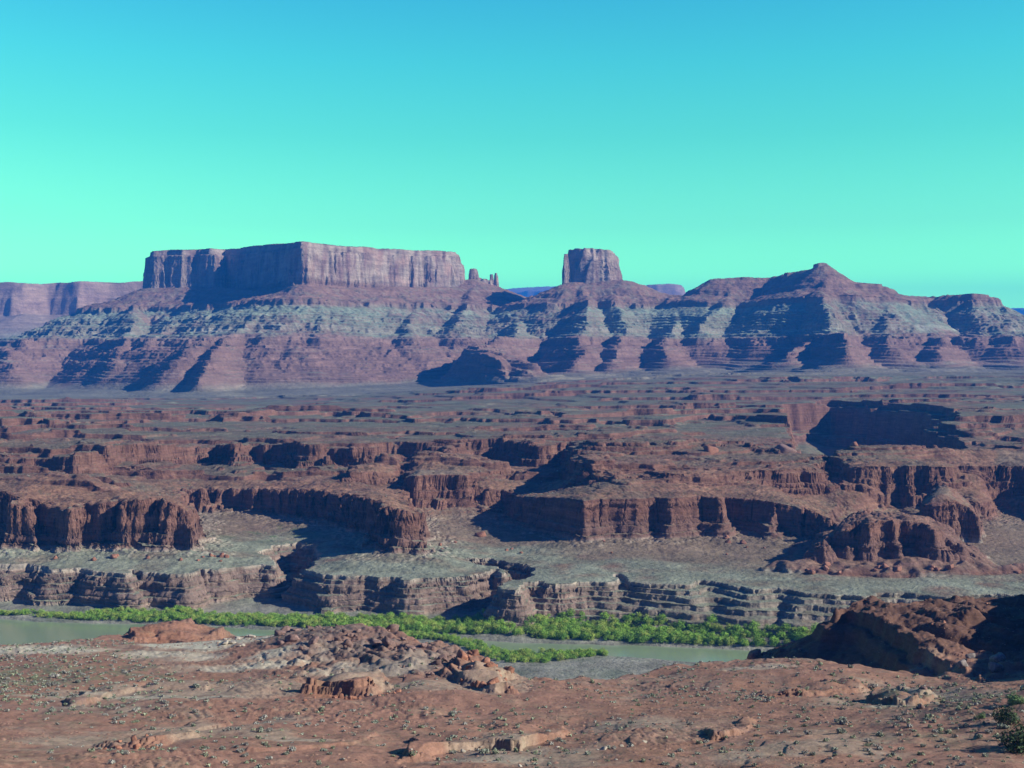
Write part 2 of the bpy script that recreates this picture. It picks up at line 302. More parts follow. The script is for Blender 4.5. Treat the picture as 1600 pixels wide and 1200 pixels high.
    H = np.where(d2 > -20, np.maximum(H, (zsl - .34 * np.maximum(-dsl, 0) + 1.5 * fbm(x, y, 25, 3, 58) - 3) * ss(-4, 8, d2) + H * ss(8, -4, d2)), H)
    # mid ledges
    for (fl, amp, wd, seed, rnd) in ((MID2, 3.5, 1.2, 61, 1), (MID2A, 3, 1.5, 62, 1), (MID2B, 3, 1.5, 63, 1), (RIM3, 3.8, 1.6, 64, 0), (RIM3B, 3, 1.4, 65, 1)):
        d3, z3 = fl(x + 8 * wx, y + 8 * wy)
        nn = amp * .6 * ridged(x, y, 19, 2, seed) + 1.2 * vn(x / 7, y / 7, seed + 1) + 3.0 * jb + 1.8 * js
        m2 = 2.5 * vn(x / 9, y / 9, seed + 2)
        p3 = 0.20 * lin(-26, -6, d3 + nn * .5) + 0.22 * ss(0, wd, d3 + 5.5 + nn + m2) + 0.2 * ss(0, wd, d3 + 2.6 + nn - .6 * m2) + 0.38 * ss(0, wd, d3 + nn)
        top = z3 - 1.5 + .012 * np.clip(d3, 0, 300) + 2.2 * np.sqrt(np.clip((d3 + nn) / 10, 0, 1)) + 1.6 * np.abs(vn(x / 9, y / 9, seed + 3)) * lin(0, 12, d3) * lin(60, 20, d3)
        H = np.maximum(H, mix(H, np.maximum(top, H), p3))
    d4, z4 = RIM4(x + 12 * wx, y + 12 * wy)
    nn = 7 * ridged(x, y, 26, 2, 71) + 3 * vn(x / 9, y / 9, 72)
    p4 = 0.2 * lin(-40, -3, d4 + nn) + 0.8 * ss(0, 3, d4 + nn)
    pl = plain(x, y)
    H = np.maximum(H, mix(H, np.maximum(mix(z4, pl, ss(0, 500, d4)), H), p4))
    # canyon on the right
    dc, _ = CANYON(x + 6 * wx, y + 6 * wy)
    nn2 = 5 * ridged(x, y, 26, 2, 75) + 2 * vn(x / 9, y / 9, 76)
    H = H - 9 * ss(-16, -13, dc + nn2) * ss(900, 1100, y) * ss(1255, 1300, px) * ss(1100, 1300, y) - 38 * ss(0, 7, dc + nn2 * .6)
    # low broken ledges everywhere behind the orange rim
    und = ss(18, 60, d2) * (1 - ss(2300, 2650, y)) * ss(12, -4, dc - 10)
    lam = np.where(y > 1500, 1.0, 0.0)
    bump = mix(fbm(x, y, 70, 4, 81, ax=1.6), fbm(x, y, 80, 4, 84, ax=4), ss(1200, 1700, y)) * mix(1, .6, ss(1800, 2100, y)) * mix(7.5, 5.0, lin(1300, 2300, y)) + 3.5 * ridged(x, y, 120, 2, 86) + 1.2 * fbm(x, y, 14, 3, 87) * ss(1900, 1000, y)
    Pd = mix(75.0, 150.0, lin(900, 2200, y)); sy = (y + 95 * fbm(x, y, 330, 3, 301, ax=1.3) + 13 * ridged(x, y, 60, 2, 305) + 5 * fbm(x, y, 18, 3, 306)); rs = np.mod(np.log(np.maximum(sy, 300)) * 9.5, 1.0)
    led = (ss(0, .035, rs) + .0 - rs) * ab_(.65 + .8 * fbm(x, y, 300, 2, 307)) * mix(8.0, 8.5, lin(1000, 2000, y))
    H = H + und * (bump * .55 + led)
    st = mix(3.4, 5.0, lin(1000, 1900, y))
    q = H / st + 0.25 * vn(x / 90, y / 90, 88); fq = np.floor(q); r_ = q - fq
    tq = (fq + mix(0.35 * r_, r_, 0.0) + 0.65 * ss(0.72, 0.84, r_) - 0.25 * vn(x / 90, y / 90, 88)) * st
    H = mix(H, tq, und * 0.9)
    H = H + .55 * fbm(x, y, 5.5, 3, 93) * ss(2, 14, d2) * ss(1500, 900, y)
    # talus boulders / rubble texture
    H = H + 0.25 * fbm(x, y, 3.0, 2, 91) * ss(2300, 700, y) * ss(-30, 0, d) + 0.4 * np.abs(vn(x / 2.2, y / 2.2, 92)) * ss(0, 10, d2) * ss(1200, 900, y)
    return H
def strata_push(X, Y, Z, amp, lam, seed):
    nx, ny, nz = normals(X, Y, Z); s = np.sqrt(nx * nx + ny * ny)
    k = vn(Z / lam + 0.15 * vn(X / 40, Y / 40, seed + 5), X / 220, seed) * 0.6 + vn(Z / (lam * .37), Y / 150, seed + 1) * 0.4
    o = amp * k * ss(0.55, 0.85, s); h = s + 1e-6
    return X + nx / h * o, Y + ny / h * o, Z
def C3(*c): return np.array(c, f4)
def blend(C, c, m): return C + (np.asarray(c, f4) - C) * m[..., None]
def ab(x): return np.clip(x, 0, 1)
def mid_colours(X, Y, Z):
    nx, ny, nz = normals(X, Y, Z); st = ss(0.93, 0.72, nz)
    px = 800 + X / Y * F
    d1, _ = RIM1(X, Y); d2, _ = RIM2(X, Y)
    C = np.zeros(X.shape + (3,), f4) + C3(.27, .15, .105)                      # orange-brown soil
    n1 = fbm(X, Y, 60, 4, 101); n2 = fbm(X, Y, 15, 3, 102)
    C = blend(C, (.205, .17, .115), ab(.55 + .9 * n1 + .35 * n2) * .8)               # sparse scrub and grey-green soil
    C = blend(C, (.20, .205, .14), ss(900, 1500, Y) * ab(.7 + .8 * n1 + .4 * n2))
    # pale bench
    b = ss(2, -2, d2) * ss(-60, -4, d1)
    C = blend(C, (.265, .285, .205), b * ab(.85 + .6 * n2) * ss(75, 25, d1 + 12 * n1) )
    C = blend(C, (.25, .185, .13), b * ss(35, 85, d1 + 14 * n1) * .75)
    # rock
    zb = Z + 1.2 * n1
    band = vn(zb / 1.9, X / 300, 111) * .5 + vn(zb / .8, X / 200, 112) * .5
    rk = np.zeros_like(C) + C3(.255, .13, .095)
    rk = blend(rk, (.18, .08, .06), ab(.4 + .9 * band))
    rk = blend(rk, (.37, .20, .135), ab(-.25 + .8 * band + .5 * n2))
    b1, _ = BUTTE1(X, Y); bt = ss(-2, 2, b1 + 3 * n2)
    C = blend(C, (.25, .14, .10), bt * .85)
    low = ss(1, -1, d2 - 2) * ss(31, 27, Z) * (1 - bt)
    lr = np.zeros_like(C) + C3(.31, .215, .175); lr = blend(lr, (.22, .15, .125), ab(.45 + 1.1 * band)); lr = blend(lr, (.42, .37, .30), ss(19.5, 21.5, Z) * .8)
    lr = blend(lr, (.27, .245, .20), ss(850, 1100, px) * .7)
    rk = rk * (1 - low[..., None]) + lr * low[..., None]
    pur = ss(44, 36, Z) * ss(24, 27, Z) * (1 - low) * ss(900, 840, Y)
    rk = blend(rk, (.20, .115, .095), pur * .75)
    streak = ss(.2, .8, vn(X / 5, Y / 5, 121) * .6 + vn(X / 1.7, Y / 1.7, 122) * .5)
    rk = blend(rk, (.16, .085, .065), streak * .5)
    C = C * (1 - st[..., None]) + rk * st[..., None]
    # slickrock around the orange rim stays bare
    bare = ss(-2, 4, d2) * ss(70, 20, d2 + 25 * n1) * ab(.7 + n2)
    C = blend(C, (.37, .19, .115), bare * (1 - st) * .8)
    # green tufts in the hollows of the bench and along the foot
    gv = ss(.25, .6, n2 + .6 * n1) * ss(800, 850, Y) * ss(900, 860, Y) * ss(300, 380, px) * ss(520, 450, px)
    C = blend(C, (.11, .17, .07), gv * (1 - st) * .8)
    C = C * (1 - .17 * ss(-6, 6, d2))[..., None]
    # river banks
    bank = ss(6, 2, Z)
    C = blend(C, (.30, .29, .235), bank * ss(-4, -10, d1)); C = blend(C, (.20, .22, .165), bank * ab(.3 + n2) * ss(-4, -10, d1))
    tufts = ss(.45, .7, vn(X / 1.6, Y / 1.6, 131)); C = blend(C, (.10, .12, .07), tufts * (1 - st) * .45 * ss(2300, 900, Y) * (1 - .7 * b))
    return C
# ------------------------------------------------------------------ mesas, butte and peak beyond the plain
CX = (-2700, 3300, 2200, 5200, 8.0)
MESA = Field([(228, 394, 3960), (238, 392, 3900), (262, 391, 3905), (285, 391, 3880), (305, 390, 3900), (325, 389, 3865), (342, 391, 3870), (352, 390, 3980), (400, 384, 3790), (436, 381, 3600), (461, 378, 3450), (475, 378, 3430), (500, 383, 3500), (560, 386, 3600), (600, 389, 3700), (660, 392, 3800), (700, 393, 3870), (716, 394, 3920), (722, 398, 4050),
     (700, 411, 4300), (500, 420, 4500), (260, 411, 4300)], *CX, blur=40)
BUT = Field([(884, 391, 3780), (893, 389, 3720), (910, 388, 3690), (930, 388, 3690), (952, 389, 3700), (960, 392, 3740), (968, 402, 3790), (965, 400, 3860), (900, 390, 3880)], *CX, blur=10)
TIP = Field([(1270, 416, 3392), (1276, 410, 3380), (1289, 410, 3382), (1292, 414, 3400), (1282, 412, 3420)], *CX, blur=6)
SHELF = Field([(1120, 437, 3560), (1170, 434, 3560), (1195, 434, 3570), (1195, 434, 3700), (1120, 437, 3660)], *CX, blur=16)
SHELF2 = Field([(1290, 444, 3330), (1330, 443, 3310), (1377, 444, 3330), (1379, 444, 3440), (1290, 440, 3450)], *CX, blur=16)
SHELF3 = Field([(1488, 461, 3380), (1520, 458, 3360), (1545, 460, 3370), (1545, 462, 3450), (1490, 463, 3450)], *CX, blur=10)
KNOB = Field([(716, 562, 2960), (728, 552, 2880), (742, 549, 2830), (766, 555, 2740), (790, 566, 2690), (800, 572, 2720), (812, 574, 2670), (838, 583, 2640), (842, 580, 2720), (830, 560, 2900), (790, 545, 3050), (725, 545, 3080)], *CX, blur=16)
SPIRES = [(757, 436, 3985, 10), (768, 429, 3990, 5), (775, 427, 3990, 5), (763, 438, 3990, 12), (884, 397, 3700, 7), (740, 420, 3980, 12), (1231, 426, 3500, 10), (748, 434, 3985, 7)]
RDG = Ridges([
    [.42, (222, 452, 3920), (240, 450, 3900), (330, 449, 3870), (400, 455, 3600), (461, 450, 3430), (560, 450, 3590), (715, 448, 3880), (735, 436, 3960), (752, 440, 3985), (778, 446, 3985)],
    [.50, (778, 446, 3985), (800, 461, 3950), (830, 467, 3920), (855, 458, 3830), (872, 446, 3720), (884, 441, 3680), (970, 440, 3690), (990, 445, 3750), (1015, 457, 3850), (1050, 465, 3850), (1078, 462, 3800), (1100, 450, 3680), (1122, 438, 3600)],
    [.64, (1122, 438, 3600), (1160, 437, 3600), (1200, 437, 3600), (1238, 428, 3500), (1262, 423, 3420), (1281, 416, 3400), (1300, 431, 3390), (1330, 444, 3380), (1376, 451, 3390), (1400, 463, 3450), (1450, 469, 3520), (1490, 466, 3430), (1520, 464, 3400), (1546, 467, 3400), (1570, 482, 3400), (1600, 497, 3400), (1680, 520, 3400), (1800, 520, 3400), (2300, 500, 3600)],
    [.50, (222, 452, 3920), (195, 470, 3800), (150, 505, 3650), (100, 528, 3450), (50, 540, 3350), (-40, 548, 3300), (-300, 540, 3300), (-800, 530, 3300)],
    [.85, (461, 451, 3430), (425, 482, 3270), (392, 503, 3170), (365, 520, 3080), (345, 545, 2900), (332, 575, 2740), (325, 600, 2640)],
    [.7, (365, 520, 3080), (318, 540, 2920), (285, 572, 2800)],
    [.6, (195, 470, 3800), (200, 505, 3450), (198, 545, 3150), (193, 575, 2980)],
    [.6, (0, 545, 3330), (20, 575, 3030)],
    [.6, (300, 452, 3850), (290, 495, 3500), (250, 520, 3250), (240, 545, 3100)],
    [.55, (520, 452, 3530), (512, 485, 3290), (500, 520, 3100)],
    [.55, (600, 450, 3680), (575, 490, 3380), (570, 525, 3160)],
    [.55, (660, 450, 3780), (650, 495, 3400), (640, 530, 3180)],
    [.6, (740, 440, 3960), (728, 490, 3500), (715, 515, 3340)],
    [.85, (850, 462, 3800), (820, 500, 3450), (790, 530, 3180), (745, 547, 2960), (790, 562, 2840), (838, 575, 2740)],
    [.7, (900, 441, 3690), (908, 475, 3450), (912, 500, 3280), (900, 530, 3100), (915, 555, 2980), (905, 575, 2880)],
    [.7, (950, 441, 3700), (965, 480, 3460), (970, 510, 3280), (965, 550, 3050), (960, 570, 2930)],
    [.7, (1078, 463, 3800), (1070, 490, 3480), (1052, 510, 3300), (1030, 540, 3110), (1040, 562, 2970)],
    [.62, (1140, 438, 3600), (1130, 480, 3390), (1100, 510, 3250)],
    [.95, (1281, 416, 3400), (1288, 438, 3320), (1292, 457, 3240), (1298, 480, 3130), (1302, 503, 3020), (1308, 526, 2900), (1318, 543, 2780), (1326, 558, 2690)],
    [.8, (1302, 512, 3040), (1262, 545, 2940), (1240, 560, 2860)],
    [.6, (1376, 455, 3390), (1385, 490, 3200), (1392, 520, 3060), (1398, 545, 2960)],
    [.7, (1450, 470, 3520), (1450, 505, 3220), (1465, 540, 3020), (1480, 560, 2900)],
    [.5, (1520, 464, 3400), (1535, 500, 3200), (1580, 535, 3040)],
    [.7, (1680, 520, 3400), (1650, 540, 3120), (1660, 560, 2900)],
], *CX, round_=10)
TB = np.array([[0, 0], [96, 96], [104, 112], [128, 134], [132, 146], [152, 160], [158, 176], [186, 192], [192, 208], [232, 226], [237, 240], [262, 260], [266, 269], [302, 299], [306, 316], [345, 338], [352, 352], [700, 700]], f4)
def Hc(x, y):
    base = plain(x, y)
    h0 = Hb(x, y) if y.min() < 2700 else base + 2.0 * fbm(x, y, 70, 4, 81)
    px = 800 + x / y * F
    wx = fbm(x, y, 190, 3, 201); wy = fbm(x, y, 190, 3, 202)
    r, _ = RDG(x + 20 * wx, y + 20 * wy); r = r + 6 * ss(900, 1000, px) * ss(200, 300, r)
    crest = ss(0, 80, r - base)
    g = 6 * ridged(x, y, 105, 3, 211) + 6 * fbm(x, y, 50, 4, 214) + 3.5 * ridged(x, y, 24, 2, 216)
    dm, zm = MESA(x, y)
    foot = 362.0 - 0.47 * np.maximum(-dm - 10, 0)
    r = np.maximum(r, foot)
    r = r + (g * (1 + .6 * fbm(x, y, 420, 2, 218)) - 3) * crest * ss(372, 320, r)
    r = np.where(r < base + 11, base + 11 + (r - base - 11) * .2, r)
    cc = fbm(x, y, 120, 2, 221) * 5
    t = np.interp(r + cc, TB[:, 0], TB[:, 1]).astype(f4) - cc
    q = (t + cc) / 7.5; fq = np.floor(q); t = mix(t, (fq + ss(.55, .78, q - fq)) * 7.5 - cc, .85 * ss(300, 240, t) * ss(92, 105, t))
    rough = 2.0 * fbm(x, y, 14, 3, 231) * crest
    h = mix(r, t, .92 * ss(378, 362, r)) + rough
    for fl, rise, wd in ((SHELF2, 22, 8), (SHELF3, 14, 8)):
        d, z = fl(x, y); d = d + 6 * ridged(x, y, 30, 2, 240)
        h = mix(h, np.maximum(z, h), ss(0, wd, d)); h = np.maximum(h, z - rise - 0.55 * np.maximum(-d, 0)) if rise > 15 else h
    dk, zk = KNOB(x + 8 * wx, y + 8 * wy); kn = 8 * ridged(x, y, 40, 3, 271)
    h = np.maximum(h, mix(h, np.maximum(zk - 3 + 3 * vn(x / 14, y / 14, 272), h), .25 * ss(-22, -8, dk + kn) + .3 * ss(-3, 4, dk + kn) + .45 * ss(8, 15, dk + kn)))
    d, z = TIP(x, y); h = mix(h, np.maximum(z, h), ss(-3, 1, d + 2 * vn(x / 5, y / 5, 5)))
    # cliffs of the mesa and of the butte
    col_ = 11 * ridged(x, y, 46, 3, 251) + 6 * ridged(x, y, 17, 2, 254) + 5 * vn(x / 13, y / 13, 252)
    fl = 3 * vn(x / 60, y / 60, 255)
    pc = 0.50 * ss(0, 9, dm + col_ + 6) + 0.36 * ss(0, 9, dm + col_ * .8 + 1) + 0.14 * ss(0, 5, dm + 5 * vn(x / 16, y / 16, 253) - 8)
    h = np.maximum(h, mix(h, zm + fl + 5 * lin(0, 60, dm) + 1.2 * vn(x / 9, y / 9, 256), pc))
    db, zb = BUT(x, y)
    colb = 11 * ridged(x, y, 34, 2, 261) + 4 * vn(x / 11, y / 11, 262)
    pb = 0.13 * ss(0, 8, db + colb + 14) + 0.40 * ss(0, 9, db + colb + 7) + 0.47 * ss(0, 14, db + colb)
    h = np.maximum(h, mix(h, zb + 2 * vn(x / 12, y / 12, 263), pb))
    for (sx, sy, D, rad) in SPIRES:
        X0, Y0, Z0 = P3(sx, sy, D); dd = np.sqrt((x - X0) ** 2 + (y - Y0) ** 2) + 3 * vn(x / 5, y / 5, int(sx))
        h = np.maximum(h, np.where(dd < rad * 2.5, mix(h, Z0, ss(rad * 1.7, rad * .6, dd)), h))
    return np.maximum(h, h0 + 0 * h)
def mesa_colours(X, Y, Z):
    nx, ny, nz = normals(X, Y, Z); st = ss(0.90, 0.62, nz)
    n1 = fbm(X, Y, 150, 4, 301); n2 = fbm(X, Y, 35, 3, 302); n3 = fbm(X, Y, 12, 3, 303)
    zz = Z + 7 * n1 + 4 * n2
    C = np.zeros(X.shape + (3,), f4) + C3(.29, .175, .135)
    red = C3(.25, .135, .105)
    C = blend(C, (.215, .205, .15), ss(125, 80, zz) * .85)
    band = vn(zz / 9, X / 900, 311) * .6 + vn(zz / 3.5, X / 700, 312) * .5
    low = ss(215, 195, zz) * ss(92, 108, zz)
    C = blend(C, red, low * ab(.6 + 1.0 * band)); C = blend(C, (.27, .225, .16), low * ab(.12 + .9 * n2 - .35 * band) * (1 - st))
    grn = ss(205, 222, zz) * ss(318, 296, zz)
    C = blend(C, (.25, .315, .215), grn * ab(.85 + .7 * n1 + .5 * n3))
    C = blend(C, (.42, .44, .33), ss(224, 229, zz) * ss(245, 238, zz) * ab(.5 + n2) * .85)
    tal = ss(302, 318, zz)
    C = blend(C, (.27, .15, .105), tal * .9); C = blend(C, (.24, .20, .14), tal * ss(.1, .5, n3 + n2) * .6)
    cl = ss(372, 384, Z) * ss(.85, .5, nz)
    cliffc = np.zeros_like(C) + C3(.385, .30, .24)
    cliffc = blend(cliffc, (.22, .13, .115), ab(.35 + .6 * vn(X / 14, Z / 60, 321) + .5 * vn(X / 5, Z / 40, 322)))
    cliffc = blend(cliffc, (.42, .25, .19), ss(.3, .7, vn(X / 40, Z / 25, 323)) * .6)
    C = C * (1 - cl[..., None]) + cliffc * cl[..., None]
    C = blend(C, (.20, .12, .10), st * (1 - cl) * .55)
    hb = Z - plain(X, Y) + 6 * n2
    C = blend(C, (.21, .20, .145), ss(20, 6, hb) * .85)
    C = blend(C, (.20, .19, .12), ss(460, 475, Z) * ss(.8, .95, nz) * .7)
    return C

# ------------------------------------------------------------------ far country
FX = (-7000, 9000, 4600, 17000, 30.0)
FMESA = Field([(-900, 436, 4950), (-200, 439, 5000), (0, 440, 5080), (40, 442, 5060), (75, 442, 5180), (120, 441, 5150), (180, 440, 5260), (300, 437, 5350), (300, 477, 7000), (-900, 477, 7000)], *FX, blur=90)
FM2 = Field([(1000, 444, 8050), (1030, 444, 8000), (1060, 443, 8050), (1073, 443, 8100), (1078, 452, 8500), (1000, 455, 8800)], *FX, blur=60)
FM2B = Field([(1078, 456, 8100), (1084, 456, 8100), (1084, 456, 8200), (1078, 456, 8200)], *FX)
FM3 = Field([(700, 456, 13500), (800, 456, 13000), (850, 453, 12800), (960, 450, 12500), (1000, 450, 12800), (1000, 450, 15000), (700, 456, 15000)], *FX, blur=200)
FM4 = Field([(1540, 483, 13500), (1600, 482, 13200), (1800, 480, 13000), (2300, 480, 13000), (2300, 480, 16000), (1540, 483, 16000)], *FX, blur=200)
def Hf(x, y):
    h = plain(x, y) - 25 * ss(4600, 6000, y) + 20 * fbm(x, y, 500, 4, 401)
    n = 26 * ridged(x, y, 110, 3, 411) + 12 * fbm(x, y, 60, 2, 412)
    for fl, foot, sl in ((FMESA, 345, .30), (FM2, 540, .5), (FM3, 800, .5), (FM4, 600, .5), (FM2B, 560, .7)):
        d, z = fl(x, y); f = foot - sl * np.maximum(-d, 0) + 12 * ridged(x, y, 160, 3, 421)
        h = np.maximum(h, f); h = np.maximum(h, mix(h, z + 5 * fbm(x, y, 80, 2, 431), .55 * ss(0, 25, d + n) + .45 * ss(0, 25, d + n * .6 - 22)))
    return h
def far_colours(X, Y, Z):
    nx, ny, nz = normals(X, Y, Z); st = ss(.9, .6, nz)
    C = np.zeros(X.shape + (3,), f4) + C3(.33, .235, .18); n = fbm(X, Y, 200, 4, 501)
    C = blend(C, (.28, .32, .22), ss(290, 220, Z + 30 * n) * .8)
    C = blend(C, (.35, .22, .165), st * .8); C = blend(C, (.24, .14, .12), st * ab(.3 + .8 * vn(X / 60, Z / 30, 511)) * .6)
    C = blend(C, (.34, .32, .25), ss(.3, .6, n) * ss(320, 260, Z) * .6)
    return C
# ------------------------------------------------------------------ foreground slope
class Rbf:
    def __init__(s, pts):
        P = np.array([P3(*q) if len(q) == 3 else ((q[0] - 800) / F * q[2], q[2], q[3]) for q in pts], dtype=np.float64)
        s.sc = 100.0; s.p = P[:, :2] / s.sc; n = len(P)
        r = np.linalg.norm(s.p[:, None] - s.p[None], axis=2); A = np.zeros((n + 3, n + 3))
        A[:n, :n] = s.k(r) + np.eye(n) * 0.01; A[:n, n] = 1; A[:n, n + 1:] = s.p; A[n, :n] = 1; A[n + 1:, :n] = s.p.T
        b = np.zeros(n + 3); b[:n] = P[:, 2]; s.w = np.linalg.solve(A, b)
    def k(s, r): return np.sqrt(r * r + 0.06) * -1.0
    def __call__(s, x, y):
        X = x / s.sc; Y = y / s.sc; h = s.w[-3] + s.w[-2] * X + s.w[-1] * Y
        for (a, b), wt in zip(s.p, s.w): h = h + wt * s.k(np.sqrt((X - a) ** 2 + (Y - b) ** 2))
        return h.astype(f4)
def zp(px, D, z): return (px, 0, D, z)
SLOPE = Rbf([(-500, 1250, 110), (-100, 1230, 115), (400, 1230, 118), (800, 1230, 118), (1200, 1230, 115), (1600, 1230, 110), (2200, 1240, 100),
    (0, 1170, 140), (300, 1165, 148), (600, 1170, 148), (800, 1165, 150), (1100, 1160, 148), (1400, 1165, 142), (1600, 1160, 140),
    (-300, 1110, 170), (0, 1110, 178), (200, 1112, 182), (430, 1125, 172), (640, 1115, 182), (800, 1110, 188), (1000, 1115, 180), (1250, 1110, 180), (1450, 1100, 182), (1600, 1100, 180), (2000, 1080, 180),
    (0, 1060, 225), (110, 1070, 212), (250, 1050, 232), (400, 1050, 238), (520, 1050, 225), (600, 1060, 215), (700, 1060, 212), (900, 1080, 212), (1100, 1062, 226), (1300, 1062, 222), (1440, 1075, 212), (1600, 1075, 205),
    (-300, 1030, 255), (0, 1016, 268), (60, 1014, 275), (130, 1004, 285), (185, 992, 300), (250, 980, 315), (330, 977, 315), (350, 992, 312), (385, 1000, 300), (430, 992, 282), (500, 984, 272), (560, 984, 268), (610, 992, 262), (700, 1020, 243), (790, 1045, 228), (850, 1076, 224), (950, 1071, 230), (1060, 1043, 246), (1180, 1037, 250), (1300, 1043, 245), (1440, 1062, 232), (1520, 1060, 236), (1600, 1065, 232),
    zp(1780, 250, 96), zp(1900, 215, 103), zp(2000, 280, 104), zp(2200, 200, 106), zp(1820, 170, 99)])
CREST = [(-300, 262), (0, 272), (60, 277), (130, 287), (185, 302), (250, 318), (330, 318), (350, 314), (385, 300), (430, 284), (500, 274), (560, 270), (610, 262), (700, 245), (790, 230), (850, 226), (950, 232), (1060, 248), (1180, 252), (1300, 247), (1440, 236), (1520, 240), (1640, 240), (1720, 300), (2300, 300)]
AX = (-260, 360, 60, 560, 1.0)
SPUR = Field([(q[0], q[1], (CH - 81.5) * F / (q[1] - HZ)) for q in [(1302, 949), (1308, 953), (1325, 949), (1345, 957), (1365, 966), (1390, 978), (1412, 990), (1435, 1008), (1448, 1018), (1470, 1026), (1491, 1036), (1512, 1052), (1535, 1074)]] + [(1640, 1074, 224), (1640, 1000, 250), (1750, 960, 300), (1700, 934, 330), (1560, 936, 315), (1440, 935, 312), (1370, 937, 310), (1330, 942, 308)], *AX, blur=4)
LEDGES = [  # picture points of small rock steps with their depth, and the height of the step
    ([(463, 1076, 205), (480, 1080, 203), (505, 1078, 204), (530, 1080, 202), (552, 1082, 201), (580, 1080, 203), (600, 1076, 206), (614, 1070, 210), (600, 1058, 220), (540, 1056, 222), (480, 1062, 216)], 2.5, 1),
    ([(700, 1048, 222), (720, 1058, 214), (745, 1072, 206), (770, 1078, 204), (790, 1078, 205), (797, 1060, 214), (798, 1045, 226), (760, 1030, 236), (715, 1030, 234)], 1.9, 2),
    ([(620, 1190, 138), (650, 1178, 141), (700, 1160, 146), (740, 1154, 148), (775, 1162, 147), (800, 1168, 145), (830, 1158, 149), (870, 1142, 154), (905, 1134, 158), (880, 1120, 166), (780, 1120, 168), (660, 1150, 156)], 1.1, 3),
    ([(150, 1166, 142), (185, 1170, 141), (220, 1166, 143), (260, 1150, 149), (300, 1135, 156), (345, 1110, 168), (330, 1100, 176), (240, 1130, 162), (160, 1155, 150)], 0.9, 4),
    ([(1195, 1080, 205), (1240, 1082, 204), (1300, 1076, 210), (1370, 1074, 212), (1360, 1064, 220), (1280, 1064, 220), (1200, 1070, 214)], 1.2, 5),
    ([(1340, 1108, 184), (1370, 1112, 182), (1400, 1116, 180), (1425, 1118, 180), (1450, 1112, 184), (1450, 1095, 196), (1437, 1062, 222), (1380, 1090, 200)], 1.6, 6),
    ([(100, 1100, 184), (160, 1082, 198), (230, 1070, 206), (300, 1068, 208), (330, 1075, 203), (320, 1060, 220), (230, 1056, 226), (120, 1078, 206)], 0.8, 7),
    ([(180, 1002, 292), (240, 1000, 294), (290, 1006, 288), (335, 994, 298), (345, 985, 310), (300, 975, 325), (220, 982, 318)], 2.0, 8),
    ([(1080, 1175, 142), (1120, 1160, 147), (1170, 1140, 155), (1190, 1130, 160), (1180, 1120, 168), (1110, 1145, 155)], 0.8, 9),
    ([(380, 1185, 138), (430, 1178, 140), (500, 1165, 145), (560, 1150, 152), (590, 1140, 158), (560, 1135, 162), (450, 1160, 150)], 0.35, 10)]
LEDGEF = [(Field(p, *AX, blur=4), h, s) for p, h, s in LEDGES]
